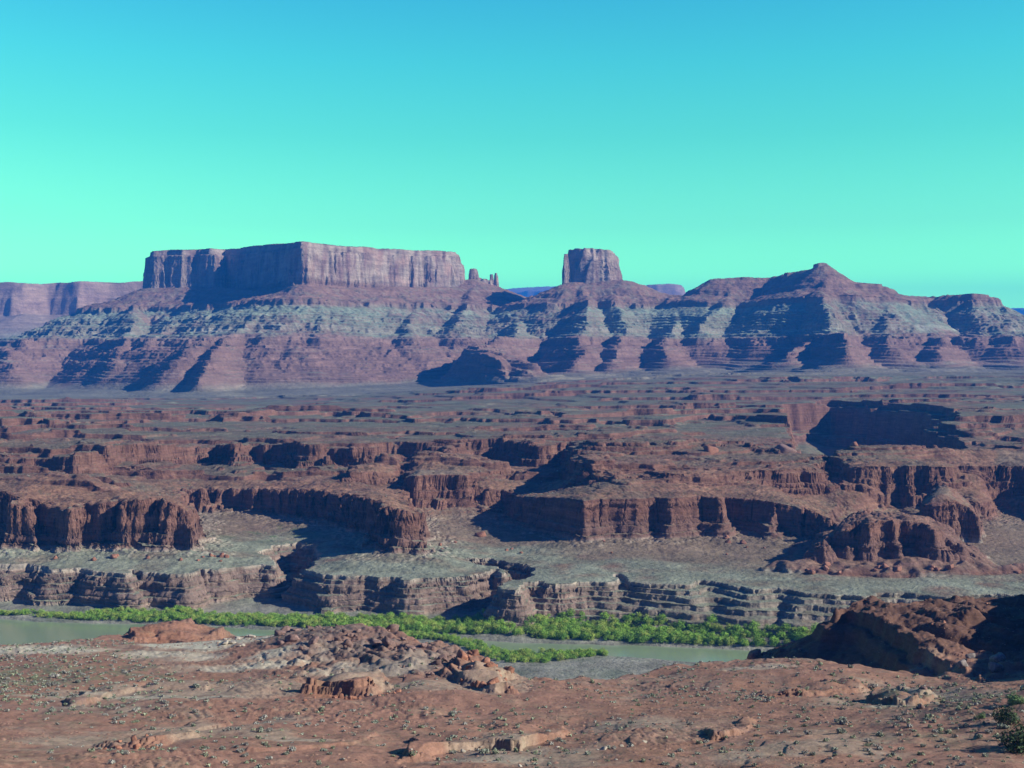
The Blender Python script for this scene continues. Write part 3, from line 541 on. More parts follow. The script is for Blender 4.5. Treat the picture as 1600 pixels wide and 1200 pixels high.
def Ha(x, y):
    px = 800 + x / y * F
    Dc = np.interp(px, *zip(*CREST)).astype(f4) + 3 * fbm(px / 4, px / 9, 6, 2, 600)
    yc = np.minimum(y, Dc); over = np.maximum(y - Dc, 0)
    H = SLOPE(x / y * yc, yc) - .68 * (np.sqrt(over * over + 49) - 7)
    H = H + np.where(over > 0, 1.2 * fbm(x, y, 12, 3, 603), 0) * ss(0, 12, over)
    H = 1.2 + .5 * (H - 1.2 + np.sqrt((H - 1.2) ** 2 + 9))
    py = HZ + (CH - H) / y * F
    nearm = ss(420, 300, y)
    H = H + nearm * (0.9 * fbm(x, y, 30, 4, 601) + 0.25 * fbm(x, y, 7, 3, 602))
    wx = fbm(x, y, 9, 3, 605); wy = fbm(x, y, 9, 3, 606)
    # right-hand spur
    d, _ = SPUR(x + .8 * wx, y + .8 * wy)
    n = 0.8 * ridged(x, y, 11, 2, 611) + 0.5 * vn(x / 3, y / 3, 612)
    v_ = fbm(x, y, 7, 3, 618) * 3; qt = (np.floor(v_) + ss(.35, .65, v_ - np.floor(v_))) / 3
    top = 80.9 + 1.8 * lin(0, 22, d) + 0.9 * fbm(x, y, 9, 4, 613) - 2.0 * ss(.35, .85, ridged(x + y * .55, y * .3, 13, 2, 614)) * ss(2, 7, d) + qt * 1.3 + .25 * fbm(x, y, 2, 3, 617)
    side = np.maximum(H, 76.2 - 0.5 * np.maximum(-d - 1, 0) - 1.2 * np.abs(fbm(x, y, 5, 3, 615)))
    H = np.where(d > -40, np.maximum(H, mix(side, np.maximum(H, top), .35 * ss(-4, -2, d + n) + .65 * ss(0, 1.4, d + n))), H)
    # rubble ridge in the middle
    rr = ss(0, 1, 1 - np.sqrt(((x + 27) / 30) ** 2 + ((y - 243) / 30) ** 2) * .8)
    rr = np.clip(rr, 0, 1)
    blk = np.abs(vn((x + .5 * y) / 2.6, (y - .5 * x) / 4.2, 621)) * 1.3 + np.abs(vn(x / 1.1, y / 1.1, 622)) * .5
    H = H + rr * (blk - .3) * nearm
    def qz(sc_, sd):
        v = fbm(x, y, sc_, 2, sd) * 3; return (np.floor(v) + ss(.4, .6, v - np.floor(v))) / 3 * 2
    qb = qz(4.5, 691); qs = qz(1.8, 692)
    for fl, h, s in LEDGEF:
        d, _ = fl(x + 1.6 * wx, y + 1.6 * wy)
        n = .6 * np.abs(vn(x / 3.4, y / 3.4, 630 + s)) * min(1.5, h) + .25 * vn(x / .8, y / .8, 640 + s)
        n2 = .6 * np.abs(vn(x / 3, y / 3, 650 + s)) * min(1.5, h)
        fade = ss(34, 12, d)
        n = n + .8 * qb * min(1.0, h); n2 = n2 + .5 * qb * min(1.0, h)
        hv = h * (.35 + .95 * np.abs(vn(x / 6, y / 6, 680 + s)))
        H = H + hv * (.3 * ss(0, .22, d + n) + .25 * ss(0, .22, d - .18 * h + .5 * n + .5 * n2) + .45 * ss(0, .25, d - .55 * h + n2)) * fade * ss(.0, .5, d + n + .2) - .3 * h * ss(8, 2, np.abs(d))
    # thin bedding steps
    q = (H + 0.10 * x + 0.05 * y + 1.2 * fbm(x, y, 25, 2, 661)) / 1.15; r_ = q - np.floor(q)
    stp = (ss(.80, .9, r_) - r_) * .2
    H = H + stp * nearm * ss(.0, .45, fbm(x, y, 28, 3, 662)) 
    bl = ss(.05, .5, fbm(x, y, 22, 3, 672))
    H = H + nearm * (0.10 * fbm(x, y, 1.6, 3, 671) + bl * .25 * np.abs(vn((x + .4 * y) / 1.3, (y - .4 * x) / 1.9, 673)) + bl * .12 * np.abs(vn(x / .6, y / .6, 674)))
    return H
def spots(X, Y, lst):
    m = np.zeros(X.shape, f4)
    for (px, py, D, rx, ry, k) in lst:
        a, b, _ = P3(px, py, D); m = np.maximum(m, k * ss(1.25, .6, np.sqrt(((X - a) / rx) ** 2 + ((Y - b) / ry) ** 2) + .35 * fbm(X, Y, 6, 4, int(px))))
    return m
def fore_colours(X, Y, Z):
    nx, ny, nz = normals(X, Y, Z); st = ss(0.90, 0.6, nz); px = 800 + X / Y * F
    n1 = fbm(X, Y, 26, 4, 701); n2 = fbm(X, Y, 6, 4, 702); n3 = fbm(X, Y, 1.5, 3, 703)
    C = np.zeros(X.shape + (3,), f4) + C3(.30, .152, .108)
    C = blend(C, (.30, .155, .10), ab(.3 + n1 + .3 * n2)); C = blend(C, (.25, .15, .125), ss(.1, .6, n1 * .7 + n2 * .6 - .1) * .7)
    C = blend(C, (.36, .22, .15), ss(.25, .8, n2 + .5 * n3) * .5)
    white = spots(X, Y, [(60, 1022, 262, 18, 8, 1), (250, 1030, 255, 12, 6, .7), (330, 1018, 275, 16, 12, 1), (420, 1010, 280, 14, 10, .9), (560, 1050, 228, 16, 6, .75), (380, 1046, 240, 14, 4, .8), (470, 1035, 250, 12, 7, .8), (660, 1035, 235, 5, 5, .5), (1190, 1045, 240, 7, 4, .6), (300, 1085, 196, 8, 1.5, .6), (150, 1082, 198, 12, 1.2, .7), (460, 1155, 150, 4, 2, .5), (1390, 1118, 180, 4, 1.5, .7), (760, 1190, 136, 6, 2.5, .5)])
    C = blend(C, (.52, .48, .37), white * ab(.95 + .7 * n2))
    grey = spots(X, Y, [(540, 1010, 255, 14, 18, .95), (640, 1040, 235, 14, 16, .85), (480, 1000, 270, 12, 12, .8), (240, 1012, 285, 12, 5, .7), (340, 992, 305, 5, 8, .8), (1500, 1090, 195, 10, 14, .7), (1440, 1140, 165, 5, 6, .4), (970, 1130, 165, 6, 4, .5), (100, 1100, 185, 16, 8, .5), (1440, 1080, 210, 5, 14, .7)])
    C = blend(C, (.21, .155, .135), grey * ab(.7 + .5 * n2 + .3 * n3))
    org = spots(X, Y, [(270, 990, 305, 14, 14, .8), (760, 1040, 225, 8, 14, .8), (560, 1085, 202, 10, 4, .8), (270, 1140, 155, 9, 5, .5)])
    C = blend(C, (.40, .165, .085), org * .7 * ab(.7 + .6 * n2))
    C = blend(C, (.26, .135, .092), st * .7); C = blend(C, (.16, .09, .07), st * ab(.2 + .8 * vn(Z / .35, X / 30, 711)) * .6)
    C = blend(C, (.17, .14, .09), ss(.35, .65, vn(X / .7, Y / .7, 721) * .7 + .4 * n2) * .35)
    C = blend(C, (.36, .33, .25), ss(.2, .6, fbm(X, Y, 17, 4, 731)) * .4)
    gl = spots(X, Y, [(60, 1060, 225, 26, 14, .7), (1540, 1110, 178, 14, 22, .55), (1450, 1175, 145, 10, 6, .3)]); C = blend(C, (.14, .16, .09), gl * (1 - st) * ss(-.1, .35, n3 + .5 * n2))
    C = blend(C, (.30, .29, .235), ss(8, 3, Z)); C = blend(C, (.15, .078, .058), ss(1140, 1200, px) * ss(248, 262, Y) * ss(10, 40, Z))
    return C
# ------------------------------------------------------------------ build the land
import time as _t
_t0 = _t.time()
def lap(s): print('LAP', s, round(_t.time() - _t0, 1), flush=True)
M_FORE = rock_mat('ground_rock', 2.5, 0.5, 0.14, 0.6, .25, bed=.35, bamp=.14)
M_MID = rock_mat('bench_rock', 14, 2.2, 1.1, 2.4, .27, bed=1.5, bamp=.34)
M_FAR = rock_mat('mesa_rock', 60, 9, 4.5, 12, .25, bed=8, bamp=.3)
Q = 1.0
def rows(n): return int(n * Q)
X, Y = grid_mesh(Ha, -0.52, 0.66, rows(1400), 62, 545, rows(900), 1500, base=.2)
Z = Ha(X, Y); X, Y, Z = strata_push(X, Y, Z, .3, .55, 801)
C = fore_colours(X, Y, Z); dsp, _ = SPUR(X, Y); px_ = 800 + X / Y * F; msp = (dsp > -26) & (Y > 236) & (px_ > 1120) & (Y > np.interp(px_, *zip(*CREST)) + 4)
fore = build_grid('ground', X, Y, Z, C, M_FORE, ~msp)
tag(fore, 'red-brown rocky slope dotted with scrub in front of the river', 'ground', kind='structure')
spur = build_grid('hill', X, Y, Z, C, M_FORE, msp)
tag(spur, 'dark shaded rock spur at the right edge above the river', 'rock spur', kind='structure'); lap('fore')
X, Y = grid_mesh(Hb, -0.52, 0.66, rows(1800), 535, 2420, rows(1700), 2600, base=.12)
Z = Hb(X, Y); d1_, _ = RIM1(X, Y); d2_, _ = RIM2(X, Y); b1_, _ = BUTTE1(X, Y); C = mid_colours(X, Y, Z); X, Y, Z = strata_push(X, Y, Z, 1.5, 2.8, 811)
mb_ = b1_ > -3; mk = d1_ < -24; ml = (d2_ < -14) & ~mk & ~mb_; mu = ~(mb_ | mk | ml)
tag(build_grid('hill', X, Y, Z, C, M_MID, mb_), 'low lobed brown butte standing alone on the pale bench at the right', 'butte', kind='structure')
tag(build_grid('ground', X, Y, Z, C, M_MID, mk), 'grey-green sandbar and muddy banks along the river', 'riverbank', kind='structure')
tag(build_grid('terrain', X, Y, Z, C, M_MID, ml), 'pale grey-green bench ending in banded ledges above the riverside willows', 'bench', kind='structure')
tag(build_grid('terrain', X, Y, Z, C, M_MID, mu), 'stepped red-brown cliffs and ledges running back to the foot of the mesas', 'terrain', kind='structure'); lap('mid')
X, Y = grid_mesh(Hc, -0.52, 0.66, rows(1800), 2400, 5000, rows(1200), 1300, base=.10)
Z = Hc(X, Y); C = mesa_colours(X, Y, Z); px_ = 800 + X / Y * F; X, Y, Z = strata_push(X, Y, Z, 4.0, 8, 821)
tag(build_grid('hills', X, Y, Z, C, M_FAR, px_ < 815), 'long flat-topped mesa with sheer cliffs above banded slopes', 'mesa', kind='structure')
tag(build_grid('hills', X, Y, Z, C, M_FAR, (px_ >= 815) & (px_ < 1062)), 'square rock tower on a cone of talus between the mesa and the peak', 'butte', kind='structure')
tag(build_grid('hills', X, Y, Z, C, M_FAR, px_ >= 1062), 'pointed peak and long banded ridge falling to the right', 'peak', kind='structure'); lap('hills')
X, Y = grid_mesh(Hf, -0.62, 0.72, rows(900), 4700, 16000, rows(400), 500, base=.12)
Z = Hf(X, Y); C = far_colours(X, Y, Z); px_ = 800 + X / Y * F
tag(build_grid('hills', X, Y, Z, C, M_FAR, (px_ < 600) & (Y < 9000)), 'far pinkish mesa wall at the left edge behind the long mesa', 'distant mesa', kind='structure')
tag(build_grid('hills', X, Y, Z, C, M_FAR, ~((px_ < 600) & (Y < 9000))), 'small blue mesas on the horizon behind the saddles', 'distant mesas', kind='structure'); lap('far')

# river
me = bpy.data.meshes.new('river'); me.from_pydata([(-500, 400, 0), (600, 400, 0), (600, 760, 0), (-500, 760, 0)], [], [(0, 1, 2, 3)])
riv = bpy.data.objects.new('river', me); col.objects.link(riv)
tag(riv, 'silty green river bending below the cliffs', 'river', kind='structure')
mw = bpy.data.materials.new('river_water'); mw.use_nodes = True; b = mw.node_tree.nodes['Principled BSDF']
b.inputs['Base Color'].default_value = (.26, .35, .20, 1); b.inputs['Roughness'].default_value = .16; b.inputs['Specular IOR Level'].default_value = .35
t = mw.node_tree; g = t.nodes.new('ShaderNodeNewGeometry'); k = t.nodes.new('ShaderNodeTexNoise'); k.inputs['Scale'].default_value = .8; k.inputs['Detail'].default_value = 4
bp = t.nodes.new('ShaderNodeBump'); bp.inputs['Distance'].default_value = .05; bp.inputs['Strength'].default_value = .6
t.links.new(g.outputs['Position'], k.inputs['Vector']); t.links.new(k.outputs['Fac'], bp.inputs['Height']); t.links.new(bp.outputs[0], b.inputs['Normal'])
me.materials.append(mw)
# ------------------------------------------------------------------ rocks, scrub and riverside willows
rng = np.random.default_rng(7); random.seed(7)
def plain_mat(name, base, var=.35, scale=2.0, rough=.95, bump=.05, leaf=False):
    m = bpy.data.materials.new(name); m.use_nodes = True; t = m.node_tree; n = t.nodes; b = n['Principled BSDF']
    b.inputs['Roughness'].default_value = rough; b.inputs['Specular IOR Level'].default_value = .12
    oi = n.new('ShaderNodeObjectInfo'); g = n.new('ShaderNodeNewGeometry'); k = n.new('ShaderNodeTexNoise'); k.inputs['Scale'].default_value = scale; k.inputs['Detail'].default_value = 5
    t.links.new(g.outputs['Position'], k.inputs['Vector'])
    r1 = n.new('ShaderNodeMapRange'); r1.inputs['From Min'].default_value = .3; r1.inputs['From Max'].default_value = .7; r1.inputs['To Min'].default_value = 1 - var; r1.inputs['To Max'].default_value = 1 + var
    t.links.new(k.outputs['Fac'], r1.inputs['Value'])
    r2 = n.new('ShaderNodeMapRange'); r2.inputs['To Min'].default_value = .78; r2.inputs['To Max'].default_value = 1.25; t.links.new(oi.outputs['Random'], r2.inputs['Value'])
    mm = n.new('ShaderNodeMath'); mm.operation = 'MULTIPLY'; t.links.new(r1.outputs[0], mm.inputs[0]); t.links.new(r2.outputs[0], mm.inputs[1])
    if leaf:
        at = n.new('ShaderNodeAttribute'); at.attribute_name = 'rock'; src = at.outputs['Color']
    else:
        rgb = n.new('ShaderNodeRGB'); rgb.outputs[0].default_value = (*base, 1); src = rgb.outputs[0]
    mx = n.new('ShaderNodeVectorMath'); mx.operation = 'SCALE'; t.links.new(src, mx.inputs[0]); t.links.new(mm.outputs[0], mx.inputs['Scale'])
    t.links.new(mx.outputs[0], b.inputs['Base Color'])
    if not leaf:
        bp = n.new('ShaderNodeBump'); bp.inputs['Distance'].default_value = bump; t.links.new(k.outputs['Fac'], bp.inputs['Height']); t.links.new(bp.outputs[0], b.inputs['Normal'])
    return m
def raw_mesh(name, V, Fc, mat, C=None):
    me = bpy.data.meshes.new(name); V = np.asarray(V, f4); k = Fc.shape[1]
    me.vertices.add(len(V)); me.vertices.foreach_set('co', V.reshape(-1)); me.loops.add(Fc.size); me.loops.foreach_set('vertex_index', Fc.astype(np.int32).reshape(-1))
    me.polygons.add(len(Fc)); me.polygons.foreach_set('loop_start', np.arange(0, Fc.size, k, dtype=np.int32)); me.update(calc_edges=True)
    if C is not None:
        at = me.color_attributes.new('rock', 'FLOAT_COLOR', 'POINT'); at.data.foreach_set('color', np.concatenate([C, np.ones((len(C), 1))], 1).astype(f4).reshape(-1))
    me.materials.append(mat); return me
def ico(sub):
    import bmesh
    bm = bmesh.new(); bmesh.ops.create_icosphere(bm, subdivisions=sub, radius=1); V = np.array([v.co[:] for v in bm.verts]); Fc = np.array([[v.index for v in f.verts] for f in bm.faces]); bm.free(); return V, Fc
ICO = ico(3)
def rock_shape(seed, flat=.7, cuts=11, blocky=.35):
    r = np.random.default_rng(seed); V = ICO[0].copy(); N = r.normal(size=(cuts, 3)); N[:, 2] *= .8; N /= np.linalg.norm(N, axis=1)[:, None]
    ax = np.concatenate([np.eye(3), -np.eye(3)]) + r.normal(size=(6, 3)) * .12; ax /= np.linalg.norm(ax, axis=1)[:, None]
    N = np.concatenate([N, ax]); D = np.concatenate([r.uniform(.55, .95, cuts), r.uniform(.5, .85, 6)])
    dots = V @ N.T; rad = np.where(dots > 1e-3, D[None] / np.maximum(dots, 1e-3), 9).min(1); rad = np.minimum(rad, 1.15)
    nz = vn(V[:, 0] * 3 + seed, V[:, 1] * 3 + V[:, 2] * 2, seed) * .04 + vn(V[:, 0] * 8 + seed, V[:, 1] * 8 + V[:, 2] * 5, seed + 1) * .02
    V = V * (rad + nz)[:, None]; V[:, 2] *= flat; V *= np.array([r.uniform(.85, 1.25), r.uniform(.75, 1.1), 1]); return V
def leaf_blob(seed, n, size, lobes, cols, squash=.8, h=1.0):
    """leaf-sized faces spread through lumps of a crown; the crown is 1 m in radius and sits on z=0"""
    r = np.random.default_rng(seed); L = []
    for i in range(lobes):
        a = r.uniform(0, 6.283); d = r.uniform(.15, .62); L.append((d * math.cos(a), d * math.sin(a), r.uniform(.3, 1.25) * h * (1 - .35 * d), r.uniform(.28, .5)))
    L = np.array(L); k = r.integers(0, lobes, n); dv = r.normal(size=(n, 3)); dv /= np.linalg.norm(dv, axis=1)[:, None]; rr = r.uniform(.55, 1.05, n) ** .6
    P = L[k, :3] + dv * (L[k, 3] * rr)[:, None] * np.array([1, 1, squash]); P[:, 2] = np.abs(P[:, 2]) 
    nn = dv + r.normal(size=(n, 3)) * .4; nn /= np.linalg.norm(nn, axis=1)[:, None]
    t1 = np.cross(nn, r.normal(size=(n, 3))); t1 /= np.linalg.norm(t1, axis=1)[:, None]; t2 = np.cross(nn, t1); s = (size * r.uniform(.6, 1.3, n))[:, None]
    V = np.stack([P - t1 * s, P - t2 * s * .7, P + t1 * s, P + t2 * s * .7], 1).reshape(-1, 3)
    Fc = np.arange(4 * n).reshape(n, 4); c = np.array(cols)[r.integers(0, len(cols), n)] * (r.uniform(.75, 1.2, n) * (1 + .25 * (r.uniform(size=lobes)[k] - .5)))[:, None]
    return V, Fc, np.repeat(c, 4, 0)
def put(name, me, x, y, z, s, rz, label, cat, group=None, tilt=(0, 0), kind=None, sz=None):
    o = bpy.data.objects.new(name, me); col.objects.link(o); o.location = (x, y, z); o.scale = (s, s, s if sz is None else sz); o.rotation_euler = (tilt[0], tilt[1], rz)
    tag(o, label, cat, group, kind); return o
def arr(v): return np.array(v, f4)
# --- rocks
MR = {'dark': plain_mat('dark_slab_rock', (.20, .135, .115)), 'orange': plain_mat('orange_sandstone', (.29, .145, .095)), 'white': plain_mat('pale_slab_rock', (.42, .38, .30)), 'grey': plain_mat('grey_boulder_rock', (.27, .24, .22)), 'red': plain_mat('red_boulder_rock', (.29, .15, .105))}
RK = {k: [raw_mesh('boulder', rock_shape(100 * i + j, flat=fl), ICO[1], m) for j in range(5)] for i, ((k, m), fl) in enumerate(zip(MR.items(), (.55, .75, .4, .8, .7)))}
def scatter_rocks(n, pxr, Dr, size, kind, label, group, flt=None, seed=1, name='boulder', tilt=.35, H=Ha, sink=.25, cat='rock'):
    r = np.random.default_rng(seed); done = 0; m = n * 12
    px = r.uniform(*pxr, m); D = r.uniform(*Dr, m); x = (px - 800) / F * D; z = H(arr(x), arr(D)); py = proj(x, D, z)[1]
    ok = np.ones(m, bool) if flt is None else flt(px, py, D)
    for i in np.nonzero(ok)[0][:n]:
        s = size[0] + (size[1] - size[0]) * r.random() ** 2.2
        me = RK[kind][r.integers(0, 5)]
        put(name, me, x[i], D[i], float(z[i]) + s * (.45 - sink) , s, r.uniform(0, 6.28), label, cat, group, (r.normal() * tilt, r.normal() * tilt))
def one_rock(px, py_top, D, s, kind, label, sz=None, H=None, v=0, rz=.4, name='boulder'):
    x, y, zt = P3(px, py_top, D); sz = sz or s * 1.1; g = float((H or Ha)(arr([x]), arr([y]))[0])
    put(name, RK[kind][v], x, y, max(zt - sz * .62, g - .05 * sz) if kind != 'grey' else g + .45 * sz, s, rz, label, 'boulder', sz=sz, tilt=(.3 * math.sin(px), .3 * math.cos(px)))
inell = lambda cx, cy, rx, ry: (lambda px, py, D: ((px - cx) / rx) ** 2 + ((py - cy) / ry) ** 2 < 1)
scatter_rocks(62, (430, 640), (248, 285), (.5, 2.3), 'dark', 'dark purple-grey slab lying on the rubble ridge before the river', 'dark slabs of the rubble ridge', inell(540, 1000, 115, 34), 1)
scatter_rocks(26, (600, 760), (215, 262), (.4, 1.5), 'dark', 'grey-brown block on the rubble slope left of the orange outcrop', 'blocks on the rubble slope', inell(660, 1040, 90, 32), 2)
scatter_rocks(30, (690, 800), (203, 238), (.4, 1.5), 'orange', 'orange sandstone block piled at the end of the rubble ridge', 'orange blocks of the outcrop', inell(756, 1042, 48, 34), 3)
scatter_rocks(16, (462, 625), (193, 200), (.25, .8), 'orange', 'orange block broken off the ledge at the foot of the rubble ridge', 'blocks below the broken ledge', None, 4)
scatter_rocks(22, (320, 450), (262, 300), (.5, 1.8), 'white', 'cracked whitish slab between the orange knoll and the rubble ridge', 'whitish cracked slabs', inell(385, 1018, 60, 22), 5, tilt=.15)
scatter_rocks(12, (150, 240), (138, 148), (.2, .75), 'orange', 'small orange block along the low ledge at the lower left edge', 'blocks of the lower left ledge', None, 6)
scatter_rocks(18, (640, 1010), (128, 150), (.15, .8), 'white', 'small pale stone among the slabs at the bottom edge', 'pale stones at the bottom edge', None, 7)
scatter_rocks(14, (1420, 1490), (165, 225), (.3, 1.1), 'dark', 'grey-brown block tumbled down the right end of the red slope', 'blocks at the right end of the red slope', None, 8)
scatter_rocks(10, (1180, 1250), (196, 206), (.2, .9), 'red', 'red-brown block beside the dark crack on the red slope', 'blocks beside the crack', None, 9)
scatter_rocks(14, (1320, 1590), (250, 300), (.3, 1.2), 'red', 'reddish block on the lit top of the dark spur', 'blocks on the dark spur', None, 10)
scatter_rocks(8, (1180, 1300), (290, 318), (.6, 1.8), 'red', 'brown block along the shaded toe of the dark spur', 'blocks at the toe of the dark spur', None, 11)
one_rock(1562, 986, 243, 1.9, 'grey', 'largest pale grey boulder in the shade of the dark spur', v=1)
one_rock(1558, 1014, 236, 1.5, 'grey', 'rounded grey boulder just below the largest pale boulder', v=2)
one_rock(1520, 993, 250, 1.5, 'grey', 'flat-topped grey boulder left of the largest pale boulder', v=0, rz=1.3)
one_rock(1506, 1016, 240, 1.3, 'grey', 'small grey boulder lowest of those on the dark spur', v=3)
one_rock(1180, 1015, 310, 2.6, 'red', 'red block standing at the left tip of the dark spur', v=4, rz=2.0)
one_rock(750, 838, 828, 5.0, 'orange', 'rounded brown boulder at the foot of the shaded wall', H=Hb, v=2)
one_rock(1226, 690, 1005, 11, 'dark', 'dark square block alone on the upper bench', sz=10, H=Hb, v=1)
one_rock(1112, 708, 985, 7, 'orange', 'lone orange pinnacle among the upper ledges', sz=9, H=Hb, v=3)
scatter_rocks(6, (1325, 1375), (985, 1010), (2.5, 5.5), 'orange', 'small knob of rock on the rim of the dark side canyon', 'knobs on the side canyon rim', None, 12, H=Hb, tilt=.1)
scatter_rocks(16, (640, 1250), (752, 800), (1.2, 3.2), 'red', 'brown boulder fallen below the long orange wall', 'boulders below the orange wall', lambda px, py, D: (py > 838) & (py < 875), 13, H=Hb)
scatter_rocks(18, (1200, 1600), (684, 705), (1.8, 4.2), 'red', 'rounded brown boulder along the foot of the low butte', 'boulders round the low butte', lambda px, py, D: (py > 885) & (py < 908), 14, H=Hb)
scatter_rocks(14, (80, 360), (722, 752), (1.2, 3.4), 'orange', 'orange boulder at the foot of the fluted cliff', 'boulders below the fluted cliff', lambda px, py, D: (py > 868) & (py < 886), 15, H=Hb)
# loose stones nobody could count
def stones(n, seed):
    r = np.random.default_rng(seed); V0 = np.array([[1, 0, 0], [-1, .2, 0], [0, 1, 0], [.1, -1, 0], [0, 0, .9], [0, 0, -.5]]); F0 = np.array([[0, 2, 4], [2, 1, 4], [1, 3, 4], [3, 0, 4]])
    px = r.uniform(-60, 1660, n); D = 115 + 200 * r.random(n) ** .8; x = (px - 800) / F * D; z = Ha(arr(x), arr(D)); dn = fbm(arr(x), arr(D), 12, 3, 931) + .5 * fbm(arr(x), arr(D), 40, 2, 932); k = dn > .0
    x, D, z = x[k], D[k], z[k]; n = len(x); s = .08 + .3 * r.random(n) ** 3; a = r.uniform(0, 6.28, n); J = r.uniform(.6, 1.2, (n, 6, 1))
    V = V0[None] * J; ca, sa = np.cos(a)[:, None], np.sin(a)[:, None]; V = np.stack([V[..., 0] * ca - V[..., 1] * sa, V[..., 0] * sa + V[..., 1] * ca, V[..., 2] * .7], -1) * s[:, None, None] + np.stack([x, D, z], -1)[:, None]
    return V.reshape(-1, 3), (F0[None] + 6 * np.arange(n)[:, None, None]).reshape(-1, 3)
V, Fc = stones(26000, 41); o = bpy.data.objects.new('gravel', raw_mesh('gravel', V, Fc, plain_mat('loose_stone', (.32, .20, .145), .45, .9))); col.objects.link(o)
tag(o, 'loose small stones strewn over the red slope', 'stones', kind='stuff')
# --- desert scrub
ML = plain_mat('scrub_leaves', (0, 0, 0), .2, 3.0, leaf=True)
SC = [[(.32, .36, .28), (.26, .30, .23), (.16, .19, .15)], [(.24, .29, .19), (.29, .33, .22), (.15, .18, .12)], [(.38, .38, .33), (.28, .29, .25), (.18, .19, .17)]]
SHR = [leaf_blob(300 + i, 150, .16, 7, SC[i % 3], h=.55) for i in range(6)]
SHM = [raw_mesh('shrub', *s[:2], ML, s[2]) for s in SHR]
TUF = [leaf_blob(330 + i, 60, .22, 4, SC[i % 3], h=.5) for i in range(6)]
def merged(name, protos, x, y, z, s, k, rz, mat):
    Vs, Fs, Cs = [], [], []; off = 0
    for i in range(len(protos)):
        m = k == i; n = int(m.sum()); V, Fc, C = protos[i]
        if not n: continue
        ca, sa = np.cos(rz[m])[:, None], np.sin(rz[m])[:, None]
        W = np.stack([V[None, :, 0] * ca - V[None, :, 1] * sa, V[None, :, 0] * sa + V[None, :, 1] * ca, np.broadcast_to(V[None, :, 2], (n, len(V)))], -1) * s[m][:, None, None] + np.stack([x[m], y[m], z[m]], -1)[:, None]
        Vs.append(W.reshape(-1, 3)); Fs.append((Fc[None] + off + len(V) * np.arange(n)[:, None, None]).reshape(-1, 4)); Cs.append(np.tile(C, (n, 1))); off += n * len(V)
    return raw_mesh(name, np.concatenate(Vs), np.concatenate(Fs), mat, np.concatenate(Cs))
gx_, gy_ = np.meshgrid(np.arange(-160, 170, 1.75), np.arange(105, 306, 1.75)); x = arr((gx_ + rng.uniform(-.85, .85, gx_.shape)).ravel()); y = arr((gy_ + rng.uniform(-.85, .85, gy_.shape)).ravel()); px = 800 + x / y * F; m_ = np.abs(px - 800) < 950; x, y, px = x[m_], y[m_], px[m_]; D = y; n = len(x)
z = Ha(x, y); e = .6; sl = np.hypot((Ha(x + e, y) - z) / e, (Ha(x, y + e) - z) / e); py = proj(x, y, z)[1]
dens = .22 + .26 * fbm(x, y, 30, 3, 941) + .12 * fbm(x, y, 8, 2, 942)
for (cx, cy, rx, ry, f_) in ((540, 1010, 150, 45, -.8), (330, 1015, 110, 25, -.7), (60, 1060, 220, 55, .55), (1500, 1110, 110, 60, .35), (760, 1040, 60, 40, -.8), (250, 990, 100, 22, -.5)):
    dens = dens + f_ * np.clip(1.3 - np.hypot((px - cx) / rx, (py - cy) / ry), 0, 1)
keep = (rng.random(n) < dens) & (sl < .55) & ((px < 1290) | (D < 240)); x, y, z, px, py = x[keep], y[keep], z[keep], px[keep], py[keep]; n = len(x)
s = .30 + .34 * rng.random(n) ** 1.6 + .6 * (rng.random(n) < .03) * rng.random(n); k = rng.integers(0, 6, n); rz = rng.uniform(0, 6.28, n)
app = np.where((px > 0) & (px < 1600) & (py < 1200), s / y, 0); top = np.argsort(-app)[:300]; rest = np.ones(n, bool); rest[top] = False
def where_shrub(px, py):
    if py < 1045: return ('on the far brow of the slope left of the orange outcrop' if px < 800 else 'on the brow of the red slope above the sandbar')
    if px > 1420: return 'in the hollow under the dark spur'
    if px < 220 and py < 1120: return 'in the scrubby patch at the left edge'
    if py > 1130: return ('on the bare red ground at the lower left' if px < 600 else 'on the bare red ground below the middle ledge' if px < 1050 else 'on the bare red ground at the lower right')
    return ('on the reddish mound left of the broken ledge' if px < 470 else 'just below the broken ledge and rubble' if px < 850 else 'on the open red slope right of the rubble ridge')
KN = ('grey-green', 'dull green', 'pale grey')
for i in top:
    wv = where_shrub(px[i], py[i]); kn = KN[k[i] % 3]
    put('shrub', SHM[k[i]], float(x[i]), float(y[i]), float(z[i]) - .05, float(s[i]), float(rz[i]), f'{kn} desert shrub {wv}', 'shrub', f'{kn} shrubs {wv}')
o = bpy.data.objects.new('undergrowth', merged('undergrowth', TUF, x[rest], y[rest], z[rest] - .04, s[rest], k[rest], rz[rest], ML)); col.objects.link(o)
tag(o, 'scattered small scrub dotting the red slope', 'scrub', kind='stuff')
DKB = leaf_blob(360, 1500, .055, 14, [(.06, .10, .05), (.04, .07, .035), (.10, .15, .07)], h=.8); DKM = raw_mesh('bush', *DKB[:2], ML, DKB[2])
GRB = leaf_blob(361, 1100, .06, 12, [(.14, .24, .10), (.10, .17, .07), (.20, .30, .14)], h=.7); GRM = raw_mesh('bush', *GRB[:2], ML, GRB[2])
def on_slope(me, px, D, s, rz, label, name='bush'):
    X0 = (px - 800) / F * D; put(name, me, X0, D, float(Ha(arr([X0]), arr([D]))[0]) - .12 * s, s, rz, label, 'bush')
on_slope(DKM, 1594, 134, 2.9, .4, 'largest dark bush, filling the lower right corner')
on_slope(DKM, 1578, 146, 1.9, 2.1, 'dark bush just above the largest one in the corner')
on_slope(GRM, 1590, 158, 1.8, 1.2, 'bright green bush at the right edge above the dark bushes')
on_slope(GRM, 1535, 152, .9, 3.2, 'low green bush left of the dark corner bushes')
